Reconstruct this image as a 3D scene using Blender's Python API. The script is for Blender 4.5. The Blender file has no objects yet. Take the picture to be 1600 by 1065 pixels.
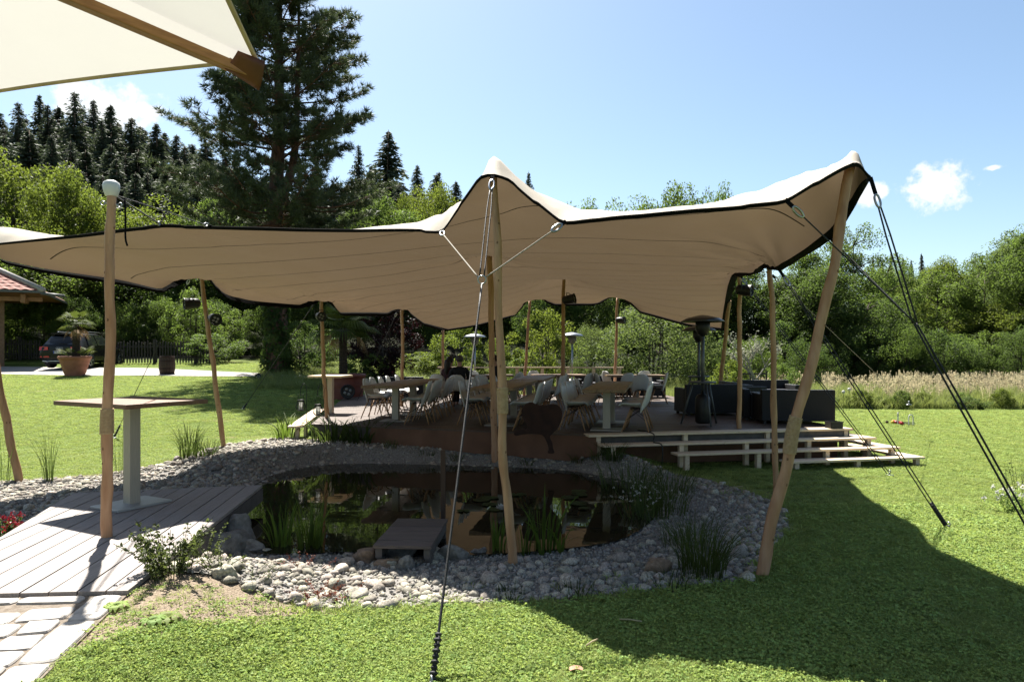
import bpy, math, random
import numpy as np
from mathutils import Vector, Matrix
PI = math.pi; R = math.radians
sc = bpy.context.scene
COL = sc.collection
rng = np.random.default_rng(7)
random.seed(7)

# ------------------------------------------------------------------ camera, sky, sun, exposure
F = 1066.7; HY = 552.0; CH = 1.9          # focal length in photo pixels, horizon row, eye height
cam = bpy.data.cameras.new('camera'); camo = bpy.data.objects.new('camera', cam); COL.objects.link(camo)
camo.location = (0, 0, CH); camo.rotation_euler = (PI/2, 0, 0)
cam.sensor_width = 36; cam.lens = 24; cam.shift_y = 19.5/1600; cam.clip_end = 3000
sc.camera = camo
SUN_AZ, SUN_EL = -25.0, 56.5
sun = bpy.data.lights.new('sun', 'SUN'); suno = bpy.data.objects.new('sun', sun); COL.objects.link(suno)
sd = Vector((math.sin(R(SUN_AZ))*math.cos(R(SUN_EL)), math.cos(R(SUN_AZ))*math.cos(R(SUN_EL)), math.sin(R(SUN_EL))))
suno.rotation_euler = sd.to_track_quat('Z', 'Y').to_euler()
sun.energy = 5.0; sun.angle = R(0.53); sun.color = (1.0, 0.95, 0.87)
wd = bpy.data.worlds.new('World'); sc.world = wd; wd.use_nodes = True
wn = wd.node_tree; wl = wn.links
def wnode(t, **k):
    n = wn.nodes.new(t)
    for a, b in k.items(): setattr(n, a, b)
    return n
bg = wn.nodes['Background']
sky = wnode('ShaderNodeTexSky', sky_type='NISHITA', sun_disc=False, sun_elevation=R(SUN_EL), sun_rotation=R(SUN_AZ),
            altitude=600, air_density=1.0, dust_density=1.6, ozone_density=1.0)
tc = wnode('ShaderNodeTexCoord')
def wmath(op, a, b=None, c=None):
    n = wnode('ShaderNodeMath', operation=op)
    for i, v in enumerate((a, b, c)):
        if v is None: continue
        if isinstance(v, (int, float)): n.inputs[i].default_value = v
        else: wl.new(v, n.inputs[i])
    return n.outputs[0]
def cloud(az, el, size, flat):
    d = Vector((math.sin(az)*math.cos(el), math.cos(az)*math.cos(el), math.sin(el)))
    sub = wnode('ShaderNodeVectorMath', operation='SUBTRACT'); wl.new(tc.outputs['Generated'], sub.inputs[0]); sub.inputs[1].default_value = d
    mul = wnode('ShaderNodeVectorMath', operation='MULTIPLY'); wl.new(sub.outputs[0], mul.inputs[0]); mul.inputs[1].default_value = (1/size, 1/size, flat/size)
    ln = wnode('ShaderNodeVectorMath', operation='LENGTH'); wl.new(mul.outputs[0], ln.inputs[0])
    return wmath('SUBTRACT', 1.0, ln.outputs['Value'])
nz = wnode('ShaderNodeTexNoise'); nz.inputs['Scale'].default_value = 34; nz.inputs['Detail'].default_value = 7; nz.inputs['Roughness'].default_value = 0.58
wl.new(tc.outputs['Generated'], nz.inputs['Vector'])
def pxdir(px, py):
    v = Vector(((px-800)/F, 1, (HY-py)/F)).normalized()
    return math.atan2(v.x, v.y), math.asin(v.z)
acc = None
for px, py, s, fl in ((1458, 294, .064, 1.75), (1346, 303, .045, 1.8), (1553, 262, .018, 3.2), (165, 165, .10, 2.2), (235, 172, .035, 2.5), (1500, -500, .3, 2), (-900, 250, .22, 3), (2700, 330, .25, 3)):
    a, e = pxdir(px, py)
    c = cloud(a, e, s, fl)
    acc = c if acc is None else wmath('MAXIMUM', acc, c)
cm = wmath('MULTIPLY_ADD', nz.outputs['Fac'], 2.0, wmath('SUBTRACT', acc, 1.25))
mr = wnode('ShaderNodeMapRange', interpolation_type='SMOOTHSTEP'); wl.new(cm, mr.inputs['Value'])
mr.inputs['From Min'].default_value = 0.0; mr.inputs['From Max'].default_value = 0.42
mixw = wnode('ShaderNodeMix', data_type='RGBA'); wl.new(mr.outputs[0], mixw.inputs['Factor'])
tint = wnode('ShaderNodeMix', data_type='RGBA', blend_type='MULTIPLY'); tint.inputs['Factor'].default_value = 1; wl.new(sky.outputs[0], tint.inputs['A']); tint.inputs['B'].default_value = (1.0, 1.06, 1.03, 1)
wl.new(tint.outputs['Result'], mixw.inputs['A'])
mixw.inputs['B'].default_value = (6.2, 6.4, 6.6, 1)
wl.new(mixw.outputs['Result'], bg.inputs['Color']); bg.inputs['Strength'].default_value = 0.045
sc.view_settings.view_transform = 'Standard'; sc.view_settings.look = 'None'; sc.view_settings.gamma = 1
sc.view_settings.use_curve_mapping = False; sc.view_settings.exposure = 2.0
sc.cycles.max_bounces = 8; sc.cycles.transparent_max_bounces = 8

# ------------------------------------------------------------------ maths helpers
def P(px, py, D): return Vector(((px-800)/F*D, D, CH-(py-HY)/F*D))
def G(px, py, z=0.0):
    D = (CH-z)*F/(py-HY); return Vector(((px-800)/F*D, D, z))
def sstep(a, b, x):
    t = np.clip((np.asarray(x, float)-a)/(b-a), 0, 1); return t*t*(3-2*t)
def inpoly(x, y, poly):
    x = np.asarray(x, float); y = np.asarray(y, float); ins = np.zeros(x.shape, bool)
    n = len(poly); j = n-1
    for i in range(n):
        xi, yi = poly[i]; xj, yj = poly[j]
        if yi != yj:
            c = ((yi > y) != (yj > y)) & (x < (xj-xi)*(y-yi)/(yj-yi)+xi)
            ins ^= c
        j = i
    return ins
def polydist(x, y, poly):
    x = np.asarray(x, float); y = np.asarray(y, float); d = np.full(x.shape, 1e9)
    for i in range(len(poly)):
        ax, ay = poly[i-1]; bx, by = poly[i]; dx, dy = bx-ax, by-ay
        t = np.clip(((x-ax)*dx+(y-ay)*dy)/max(dx*dx+dy*dy, 1e-9), 0, 1)
        d = np.minimum(d, np.hypot(x-ax-t*dx, y-ay-t*dy))
    return d
def catmull(pts, n):
    pts = [Vector(p) for p in pts]
    if len(pts) == 2: return [pts[0].lerp(pts[1], i/n) for i in range(n+1)]
    p = [pts[0]*2-pts[1]]+pts+[pts[-1]*2-pts[-2]]; out = []
    per = max(1, n//(len(pts)-1))
    for i in range(1, len(p)-2):
        for k in range(per):
            t = k/per; a, b, c, d = p[i-1], p[i], p[i+1], p[i+2]
            out.append(0.5*((2*b)+(c-a)*t+(2*a-5*b+4*c-d)*t*t+(3*b-a-3*c+d)*t**3))
    out.append(pts[-1]); return out
def vnoise(x, y, s=1.0):
    x = np.asarray(x, float)*s; y = np.asarray(y, float)*s
    return (np.sin(x*1.7+y*.6+1.3)+np.sin(-x*.8+y*1.9+4.1)+np.sin(x*2.9-y*2.3+.5)*.6+np.sin(x*4.3+y*3.7+2)*.4)/3.0

# ------------------------------------------------------------------ ponds, banks, ground height
WATER = [(-3.75, 8.1), (-3.62, 9.3), (-3.6, 10.8), (-2.9, 11.6), (-1.1, 11.5), (.8, 10.98), (1.68, 9.85), (1.72, 8.5), (1.15, 7.2), (.5, 6.75), (-.62, 6.5), (-1.5, 6.62), (-2.4, 6.6), (-3.2, 7.3)]
BANK = [(-2.72, 5.12), (-1.65, 5.03), (-.48, 5.12), (.25, 5.22), (1.3, 5.5), (1.98, 5.72), (2.3, 6.3), (3.0, 7.4), (3.3, 8.2), (3.25, 9.2), (2.9, 10.2), (2.2, 10.95), (1.5, 11.4), (-.5, 12.05), (-2.49, 12.85), (-3.9, 13.0), (-4.4, 13.3), (-5.5, 12.9), (-5.7, 11.1), (-6.3, 10.6), (-7.6, 10.1), (-8.2, 8.2), (-5.9, 5.6), (-4.5, 5.2), (-2.9, 5.2)]
def gz(x, y):
    """lawn and hillside height"""
    x = np.asarray(x, float); y = np.asarray(y, float)
    wl_ = 1-sstep(-6, 2, x)
    h = .062*np.maximum(0, y-13.5)*wl_*np.where(y > 40, np.maximum(0, 1-(y-40)/400), 1)
    h = h+.02*np.clip(y-24, 0, 40)*(1-wl_)*(1-sstep(3, 16, x))
    hill = np.maximum(0, y-52)*.30*(1-sstep(-30, 6, x-.1*y))
    hill = np.minimum(hill, 26+.02*y)
    h = h+hill
    h = h+np.maximum(0, y-75)*.05*sstep(6, 30, x)*(1-sstep(300, 500, y))
    h = h+.26*(1-sstep(-2.45, -1.35, x))*(1-sstep(5.0, 6.6, y))
    h = h+.02*vnoise(x, y, .55)
    d = polydist(x, y, WATER); ins = inpoly(x, y, WATER)
    back = .24*sstep(.08, .6, d)*sstep(10.2, 11.0, y)*(1-sstep(1.6, 2.8, x))*sstep(-7, -4, x)*(1-sstep(13, 15, y))
    h = h+back
    near = sstep(0, .8, d)
    h = np.where(ins, -.05-.5*sstep(0, .8, d), np.where(d < .8, h*near+(-.04)*(1-near), h))
    return h
def gz1(x, y): return float(gz(np.array([x]), np.array([y]))[0])

# ------------------------------------------------------------------ materials
MATS = {}
ALB = .60      # one common factor on all measured colours, matched to the exposure
def newmat(name):
    m = bpy.data.materials.new(name); m.use_nodes = True; MATS[name] = m; return m, m.node_tree.nodes, m.node_tree.links
def mat(name, c1, c2=None, rough=.7, scale=8.0, stretch=(1, 1, 1), detail=4, bump=0.0, bscale=None, metal=0.0, spec=.3, trans=None, tw=0.0, rnd=0.0, pw=(0.35, 0.65), coat=0):
    """principled with a two-colour noise, optional bump, translucency and a per-object brightness shift"""
    m, N, L = newmat(name); b = N['Principled BSDF']; out = N['Material Output']
    b.inputs['Roughness'].default_value = rough; b.inputs['Metallic'].default_value = metal; b.inputs['Specular IOR Level'].default_value = spec
    b.inputs['Coat Weight'].default_value = coat
    t = N.new('ShaderNodeTexCoord'); mp = N.new('ShaderNodeMapping'); mp.inputs['Scale'].default_value = stretch; L.new(t.outputs['Object'], mp.inputs['Vector'])
    oi = N.new('ShaderNodeObjectInfo'); off = N.new('ShaderNodeMath'); off.operation = 'MULTIPLY'; off.inputs[1].default_value = 37.0
    L.new(oi.outputs['Random'], off.inputs[0]); L.new(off.outputs[0], mp.inputs['Location'])
    n = N.new('ShaderNodeTexNoise'); n.inputs['Scale'].default_value = scale; n.inputs['Detail'].default_value = detail; L.new(mp.outputs[0], n.inputs['Vector'])
    r = N.new('ShaderNodeValToRGB'); r.color_ramp.elements[0].position, r.color_ramp.elements[1].position = pw
    c2 = c2 or tuple(v*.75 for v in c1)
    c1 = tuple(v*ALB for v in c1); c2 = tuple(v*ALB for v in c2); trans = tuple(v*ALB for v in trans) if trans else None
    r.color_ramp.elements[0].color = (*c2, 1); r.color_ramp.elements[1].color = (*c1, 1); L.new(n.outputs['Fac'], r.inputs['Fac'])
    col = r.outputs['Color']
    if rnd:
        hs = N.new('ShaderNodeHueSaturation'); mr = N.new('ShaderNodeMapRange'); mr.inputs['To Min'].default_value = 1-rnd; mr.inputs['To Max'].default_value = 1+rnd
        L.new(oi.outputs['Random'], mr.inputs['Value']); L.new(mr.outputs[0], hs.inputs['Value'])
        w = N.new('ShaderNodeTexWhiteNoise'); w.noise_dimensions = '1D'; L.new(off.outputs[0], w.inputs['W'])
        mr2 = N.new('ShaderNodeMapRange'); mr2.inputs['To Min'].default_value = .5-rnd*.07; mr2.inputs['To Max'].default_value = .5+rnd*.07
        L.new(w.outputs['Value'], mr2.inputs['Value']); L.new(mr2.outputs[0], hs.inputs['Hue'])
        L.new(col, hs.inputs['Color']); col = hs.outputs[0]
    L.new(col, b.inputs['Base Color'])
    if bump:
        n2 = N.new('ShaderNodeTexNoise'); n2.inputs['Scale'].default_value = bscale or scale*3; n2.inputs['Detail'].default_value = 5; L.new(mp.outputs[0], n2.inputs['Vector'])
        bp = N.new('ShaderNodeBump'); bp.inputs['Strength'].default_value = bump; bp.inputs['Distance'].default_value = .02; L.new(n2.outputs['Fac'], bp.inputs['Height']); L.new(bp.outputs[0], b.inputs['Normal'])
    if tw:
        ts = N.new('ShaderNodeBsdfTranslucent')
        if trans: 
            mc = N.new('ShaderNodeMix'); mc.data_type = 'RGBA'; mc.blend_type = 'MULTIPLY'; mc.inputs['Factor'].default_value = 1
            dv = N.new('ShaderNodeMix'); dv.data_type = 'RGBA'; dv.inputs['Factor'].default_value = .35; L.new(col, dv.inputs['B']); dv.inputs['A'].default_value = (*trans, 1)
            L.new(dv.outputs['Result'], ts.inputs['Color'])
        else: L.new(col, ts.inputs['Color'])
        mx = N.new('ShaderNodeMixShader'); mx.inputs[0].default_value = tw; L.new(b.outputs[0], mx.inputs[1]); L.new(ts.outputs[0], mx.inputs[2]); L.new(mx.outputs[0], out.inputs[0])
    return m
M = {}
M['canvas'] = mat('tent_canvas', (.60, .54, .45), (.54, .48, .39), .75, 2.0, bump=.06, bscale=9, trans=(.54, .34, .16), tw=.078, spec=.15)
def shade_underside(m, inner):
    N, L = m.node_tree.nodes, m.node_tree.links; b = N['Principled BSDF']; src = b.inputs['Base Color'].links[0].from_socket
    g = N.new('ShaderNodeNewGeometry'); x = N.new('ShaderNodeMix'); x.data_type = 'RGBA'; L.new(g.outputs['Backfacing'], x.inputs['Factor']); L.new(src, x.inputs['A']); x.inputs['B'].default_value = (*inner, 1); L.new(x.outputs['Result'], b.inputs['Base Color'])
shade_underside(M['canvas'], (.116, .076, .040))  # shade under the roof put into the fabric: darker brown on the underside
M['seam'] = mat('seam_thread', (.075, .048, .03), None, .9, 20)
M['web'] = mat('black_webbing', (.010, .010, .011), (.007, .007, .008), .9, 60, bump=.2, spec=.05)
M['rope'] = mat('black_rope', (.016, .016, .018), (.03, .03, .033), .6, 90, bump=.3)
M['rope_w'] = mat('pale_rope', (.42, .38, .32), (.3, .26, .2), .8, 60, bump=.3)
M['steel'] = mat('galvanised_steel', (.55, .56, .57), (.42, .43, .44), .35, 14, metal=.9)
M['brushed'] = mat('brushed_steel', (.56, .50, .42), (.46, .41, .34), .42, 30, (12, 12, .4), metal=.15, bump=.03)
M['pole'] = mat('pole_wood', (.60, .36, .20), (.43, .23, .115), .62, 5, (3, 3, .5), bump=.25, bscale=16, spec=.3, rnd=.12)
M['knot'] = mat('pole_knot', (.30, .155, .075), (.17, .085, .04), .7, 20, bump=.3)
M['binding'] = mat('rope_binding', (.66, .47, .27), (.52, .35, .19), .9, 40, bump=.4)
M['white'] = mat('white_plastic', (.78, .78, .76), (.72, .72, .70), .4, 4)
M['shell'] = mat('chair_plastic', (.74, .74, .71), (.70, .70, .67), .38, 3, trans=(.6, .58, .5), tw=.06, spec=.45)
M['dowel'] = mat('beech_dowel', (.52, .30, .15), (.42, .23, .11), .5, 10, (4, 4, .6))
M['black'] = mat('black_metal', (.012, .012, .013), (.018, .018, .018), .45, 20)
M['deck'] = mat('deck_plank', (.145, .098, .070), (.085, .058, .043), .55, 9, (.5, 9, 9), bump=.3, bscale=30, rnd=.16)
M['greydeck'] = mat('weathered_plank', (.37, .33, .305), (.28, .25, .23), .7, 6, (14, .8, 6), bump=.3, bscale=20, rnd=.07)
M['greyside'] = mat('weathered_side', (.16, .14, .13), (.11, .10, .09), .8, 6, bump=.3)
M['pine_new'] = mat('fresh_pine', (.88, .72, .52), (.76, .58, .38), .6, 6, (1.2, 10, 10), bump=.15, rnd=.08)
M['tabletop'] = mat('table_board', (.36, .235, .13), (.21, .13, .07), .5, 5, (8, .7, 8), bump=.25, bscale=14, rnd=.12)
M['bartop'] = mat('bar_board', (.27, .15, .085), (.165, .088, .05), .55, 5, (1, 9, 9), bump=.3, rnd=.12)
M['drape'] = mat('skirt_fabric', (.20, .10, .058), (.15, .075, .043), .85, 3, bump=.15)
M['rattan'] = mat('black_rattan', (.010, .010, .012), (.004, .004, .005), .5, 40, (1, 1, 3), bump=.6, bscale=60)
M['cushion'] = mat('grey_cushion', (.10, .10, .115), (.07, .07, .08), .9, 10)
M['terracotta'] = mat('terracotta', (.50, .205, .125), (.38, .15, .09), .75, 5, bump=.15)
M['darkpot'] = mat('red_pot', (.26, .075, .05), (.19, .05, .035), .6, 5)
M['soil'] = mat('potting_soil', (.03, .022, .016), (.05, .037, .026), .95, 30, bump=.6)
M['rust'] = mat('rusted_iron', (.055, .022, .012), (.03, .012, .008), .85, 7, bump=.4)
M['rock'] = mat('boulder_rock', (.30, .285, .26), (.15, .14, .125), .85, 3, bump=.7, bscale=9, rnd=.15)
M['brownrock'] = mat('brown_rock', (.36, .25, .17), (.22, .15, .10), .85, 4, bump=.6, bscale=10)
M['stone'] = mat('river_stone', (.53, .475, .385), (.25, .22, .175), .75, 5, bump=.25, bscale=14, rnd=.42)
M['pebble'] = mat('gravel_pebble', (.40, .375, .33), (.26, .24, .21), .85, 30, rnd=.5)
M['granite'] = mat('paving_granite', (.52, .49, .455), (.38, .355, .325), .8, 12, bump=.35, bscale=24, rnd=.10)
M['grout'] = mat('joint_soil', (.17, .135, .10), (.28, .235, .19), .95, 30, bump=.6)
M['cream'] = mat('parasol_canvas', (.70, .685, .64), (.67, .655, .61), .8, 3, bump=.05, bscale=40, trans=(.78, .765, .72), tw=.32, spec=.1)
M['ribwood'] = mat('parasol_rib_wood', (.50, .245, .10), (.36, .16, .062), .4, 6, (2, 2, 14), bump=.1)
M['leather'] = mat('brown_leather', (.20, .068, .032), (.14, .045, .022), .5, 8, bump=.2)
M['hempiping'] = mat('parasol_hem', (.75, .63, .43), None, .8, 8, trans=(.8, .65, .4), tw=.3)
M['barrel'] = mat('barrel_oak', (.085, .045, .028), (.05, .028, .018), .7, 6, (4, 4, .5), bump=.3)
M['fence'] = mat('fence_wood', (.085, .072, .062), (.05, .042, .036), .85, 8, (6, 6, .5), bump=.3, rnd=.25)
M['carpaint'] = mat('car_paint', (.013, .013, .015), (.014, .014, .016), .25, 2, spec=.16, coat=.08)
M['glass'] = mat('dark_glass', (.02, .024, .028), None, .06, 2, spec=.8)
M['redlens'] = mat('tail_lens', (.7, .02, .02), (.5, .012, .015), .2, 8, spec=.6)
M['tyre'] = mat('tyre_rubber', (.016, .016, .016), (.024, .024, .024), .85, 20, bump=.3)
M['rim'] = mat('alloy_rim', (.62, .63, .65), None, .3, 6, metal=.7)
M['tile'] = mat('roof_clay', (.36, .15, .10), (.23, .095, .065), .8, 9, rnd=.2, bump=.3)
M['hutwood'] = mat('hut_timber', (.42, .21, .10), (.29, .14, .065), .7, 6, bump=.2)
M['brick'] = mat('hut_post_brick', (.42, .26, .16), (.30, .17, .11), .85, 12, bump=.4)
M['gutter'] = mat('grey_gutter', (.16, .16, .16), (.12, .12, .12), .5, 8)
M['bark'] = mat('tree_bark', (.10, .075, .055), (.045, .034, .026), .9, 5, (3, 3, .6), bump=.8, bscale=9)
M['pinebark'] = mat('pine_bark', (.20, .10, .065), (.085, .050, .037), .9, 4, (3, 3, .7), bump=.8, bscale=8)
M['palmbark'] = mat('palm_bark', (.085, .06, .04), (.04, .028, .02), .95, 14, (1, 1, 3), bump=.9)
def leaf(name, c, t, tw=.45, rnd=.22, dark=.55, scale=.5, rough=.6, spec=.12):
    return mat(name, c, tuple(v*dark for v in c), rough, scale, detail=2, trans=t, tw=tw, rnd=rnd, pw=(.40, .60), spec=spec)
M['leaf_a'] = leaf('leaf_mid_green', (.125, .185, .050), (.26, .39, .06), tw=.5)
M['leaf_b'] = leaf('leaf_lime', (.135, .185, .036), (.31, .40, .05), tw=.48)
M['leaf_c'] = leaf('leaf_deep_green', (.10, .152, .046), (.19, .295, .05), tw=.48)
M['leaf_d'] = leaf('leaf_grey_green', (.15, .21, .075), (.28, .38, .08))
M['leaf_red'] = leaf('leaf_copper', (.028, .012, .014), (.05, .01, .012), tw=.3)
M['leaf_pale'] = leaf('blossom_pale', (.42, .42, .33), (.4, .42, .25), tw=.3)
M['needle'] = leaf('spruce_needle', (.12, .15, .10), (.13, .17, .08), tw=.25, dark=.6, scale=.35, rough=.65)
M['pineneedle'] = leaf('pine_needle', (.115, .145, .082), (.14, .18, .06), tw=.25, dark=.6, scale=.6, rough=.55)
M['palmleaf'] = leaf('palm_frond', (.115, .15, .035), (.2, .26, .04), tw=.35, scale=1.5)
M['palmdry'] = mat('dry_frond', (.42, .24, .12), (.5, .34, .18), .8, 4, trans=(.5, .3, .12), tw=.3)
M['reed'] = leaf('iris_blade', (.105, .17, .030), (.20, .32, .035), tw=.42, scale=4)
M['sedge'] = leaf('sedge_blade', (.085, .125, .035), (.14, .21, .035), tw=.4, scale=4)
M['herb'] = leaf('herb_leaf', (.12, .15, .055), (.21, .27, .06), tw=.4, scale=6)
M['redleaf'] = leaf('red_tinged_leaf', (.28, .085, .05), (.35, .1, .04), tw=.3, scale=6)
M['redflower'] = mat('red_petal', (.38, .02, .04), (.28, .012, .03), .5, 8, trans=(.4, .02, .03), tw=.3)
M['whitepetal'] = mat('white_petal', (.8, .79, .74), None, .5, 6, trans=(.8, .8, .7), tw=.3)
M['lily'] = leaf('lily_pad', (.05, .08, .025), (.07, .12, .02), tw=.15, scale=5)
M['grass'] = leaf('lawn_blade', (.41, .52, .155), (.54, .65, .14), tw=.42, rnd=.35, dark=.7, scale=.9)
M['grass2'] = leaf('clover_leaf', (.385, .52, .15), (.52, .65, .14), tw=.42, rnd=.3, dark=.75, scale=.9)
M['meadow'] = leaf('meadow_blade', (.30, .36, .12), (.42, .50, .11), tw=.4, rnd=.3, scale=.6)
M['straw'] = mat('meadow_seed_head', (.72, .63, .42), (.6, .53, .32), .8, 5, trans=(.8, .68, .42), tw=.5, rnd=.25)
M['lens'] = mat('lamp_lens', (.35, .35, .33), None, .3, 8)
M['plate'] = mat('plate_white', (.75, .76, .76), None, .4, 8)
M['platetext'] = mat('plate_black', (.02, .02, .02), None, .5, 8)
M['eublue'] = mat('plate_blue', (.02, .06, .4), None, .5, 8)
M['yellow'] = mat('yellow_paint', (.75, .50, .03), None, .4, 8)
M['redpaint'] = mat('red_paint', (.6, .03, .04), None, .4, 8)
M['skin'] = mat('skin', (.50, .29, .21), (.45, .25, .18), .55, 8)
M['navy'] = mat('dark_jacket', (.010, .011, .016), (.007, .008, .011), .85, 10, bump=.2)
M['maroon'] = mat('dark_red_top', (.055, .012, .018), (.04, .009, .013), .85, 10, bump=.2)
M['hair_d'] = mat('dark_hair', (.022, .012, .008), (.012, .007, .005), .5, 30, (1, 1, 3))
M['hair_g'] = mat('grey_hair', (.07, .062, .055), (.04, .036, .032), .6, 30, (1, 1, 3))
M['dryleaf'] = mat('dry_leaf', (.62, .36, .25), (.5, .26, .17), .7, 10, trans=(.5, .25, .15), tw=.2)
# pond water
def water_mat():
    m, N, L = newmat('pond_water'); b = N['Principled BSDF']
    b.inputs['Base Color'].default_value = (.016, .014, .008, 1); b.inputs['Roughness'].default_value = .02; b.inputs['IOR'].default_value = 1.33
    n = N.new('ShaderNodeTexNoise'); n.inputs['Scale'].default_value = 3.5; n.inputs['Detail'].default_value = 2
    t = N.new('ShaderNodeTexCoord'); L.new(t.outputs['Object'], n.inputs['Vector'])
    bp = N.new('ShaderNodeBump'); bp.inputs['Strength'].default_value = .05; bp.inputs['Distance'].default_value = .02; L.new(n.outputs['Fac'], bp.inputs['Height']); L.new(bp.outputs[0], b.inputs['Normal'])
    return m
M['water'] = water_mat()
def lawn_mat():
    m, N, L = newmat('lawn_ground'); b = N['Principled BSDF']; b.inputs['Roughness'].default_value = .85; b.inputs['Specular IOR Level'].default_value = .03
    t = N.new('ShaderNodeTexCoord')
    def noise(s, d=4, stretch=None):
        n = N.new('ShaderNodeTexNoise'); n.inputs['Scale'].default_value = s; n.inputs['Detail'].default_value = d
        if stretch:
            mp = N.new('ShaderNodeMapping'); mp.inputs['Scale'].default_value = stretch; L.new(t.outputs['Object'], mp.inputs['Vector']); L.new(mp.outputs[0], n.inputs['Vector'])
        else: L.new(t.outputs['Object'], n.inputs['Vector'])
        return n.outputs['Fac']
    def mix(f, a, c, lo, hi):
        a, c = [tuple(q*ALB for q in v) if isinstance(v, tuple) else v for v in (a, c)]
        r = N.new('ShaderNodeMapRange'); r.interpolation_type = 'SMOOTHSTEP'; L.new(f, r.inputs['Value']); r.inputs['From Min'].default_value = lo; r.inputs['From Max'].default_value = hi
        x = N.new('ShaderNodeMix'); x.data_type = 'RGBA'; L.new(r.outputs[0], x.inputs['Factor'])
        for s, v in (('A', a), ('B', c)):
            if isinstance(v, tuple): x.inputs[s].default_value = (*v, 1)
            else: L.new(v, x.inputs[s])
        return x.outputs['Result']
    c = mix(noise(38, 6), (.095, .135, .030), (.20, .265, .066), .3, .7)
    c = mix(noise(.55, 3), c, (.215, .255, .075), .54, .85)
    c = mix(noise(.9, 5, (.35, 1.6, 1)), c, (.33, .285, .14), .60, .74)
    c = mix(noise(150, 3), c, (.07, .105, .02), .54, .80)
    at = N.new('ShaderNodeAttribute'); at.attribute_name = 'bare'
    soil = mix(noise(60, 5), (.27, .21, .15), (.42, .345, .26), .3, .7)
    x = N.new('ShaderNodeMix'); x.data_type = 'RGBA'; L.new(at.outputs['Fac'], x.inputs['Factor']); L.new(c, x.inputs['A']); L.new(soil, x.inputs['B'])
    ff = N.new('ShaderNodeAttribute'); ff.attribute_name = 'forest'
    fl = mix(noise(3, 5), (.010, .012, .006), (.028, .032, .013), .35, .65)  # forest floor, coloured darker to carry the shade under the trees
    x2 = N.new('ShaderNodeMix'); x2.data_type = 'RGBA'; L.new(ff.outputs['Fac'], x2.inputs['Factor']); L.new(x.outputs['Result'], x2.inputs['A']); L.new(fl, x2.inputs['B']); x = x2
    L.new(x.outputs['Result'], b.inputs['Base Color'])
    bp = N.new('ShaderNodeBump'); bp.inputs['Strength'].default_value = .9; bp.inputs['Distance'].default_value = .03; L.new(noise(70, 5), bp.inputs['Height']); L.new(bp.outputs[0], b.inputs['Normal'])
    return m
M['lawn'] = lawn_mat()
M['bed'] = mat('gravel_ground', (.34, .325, .30), (.17, .16, .145), .9, 45, bump=.9, bscale=60)
M['path'] = mat('path_gravel', (.46, .43, .39), (.38, .35, .32), .9, 20, bump=.4)

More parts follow.
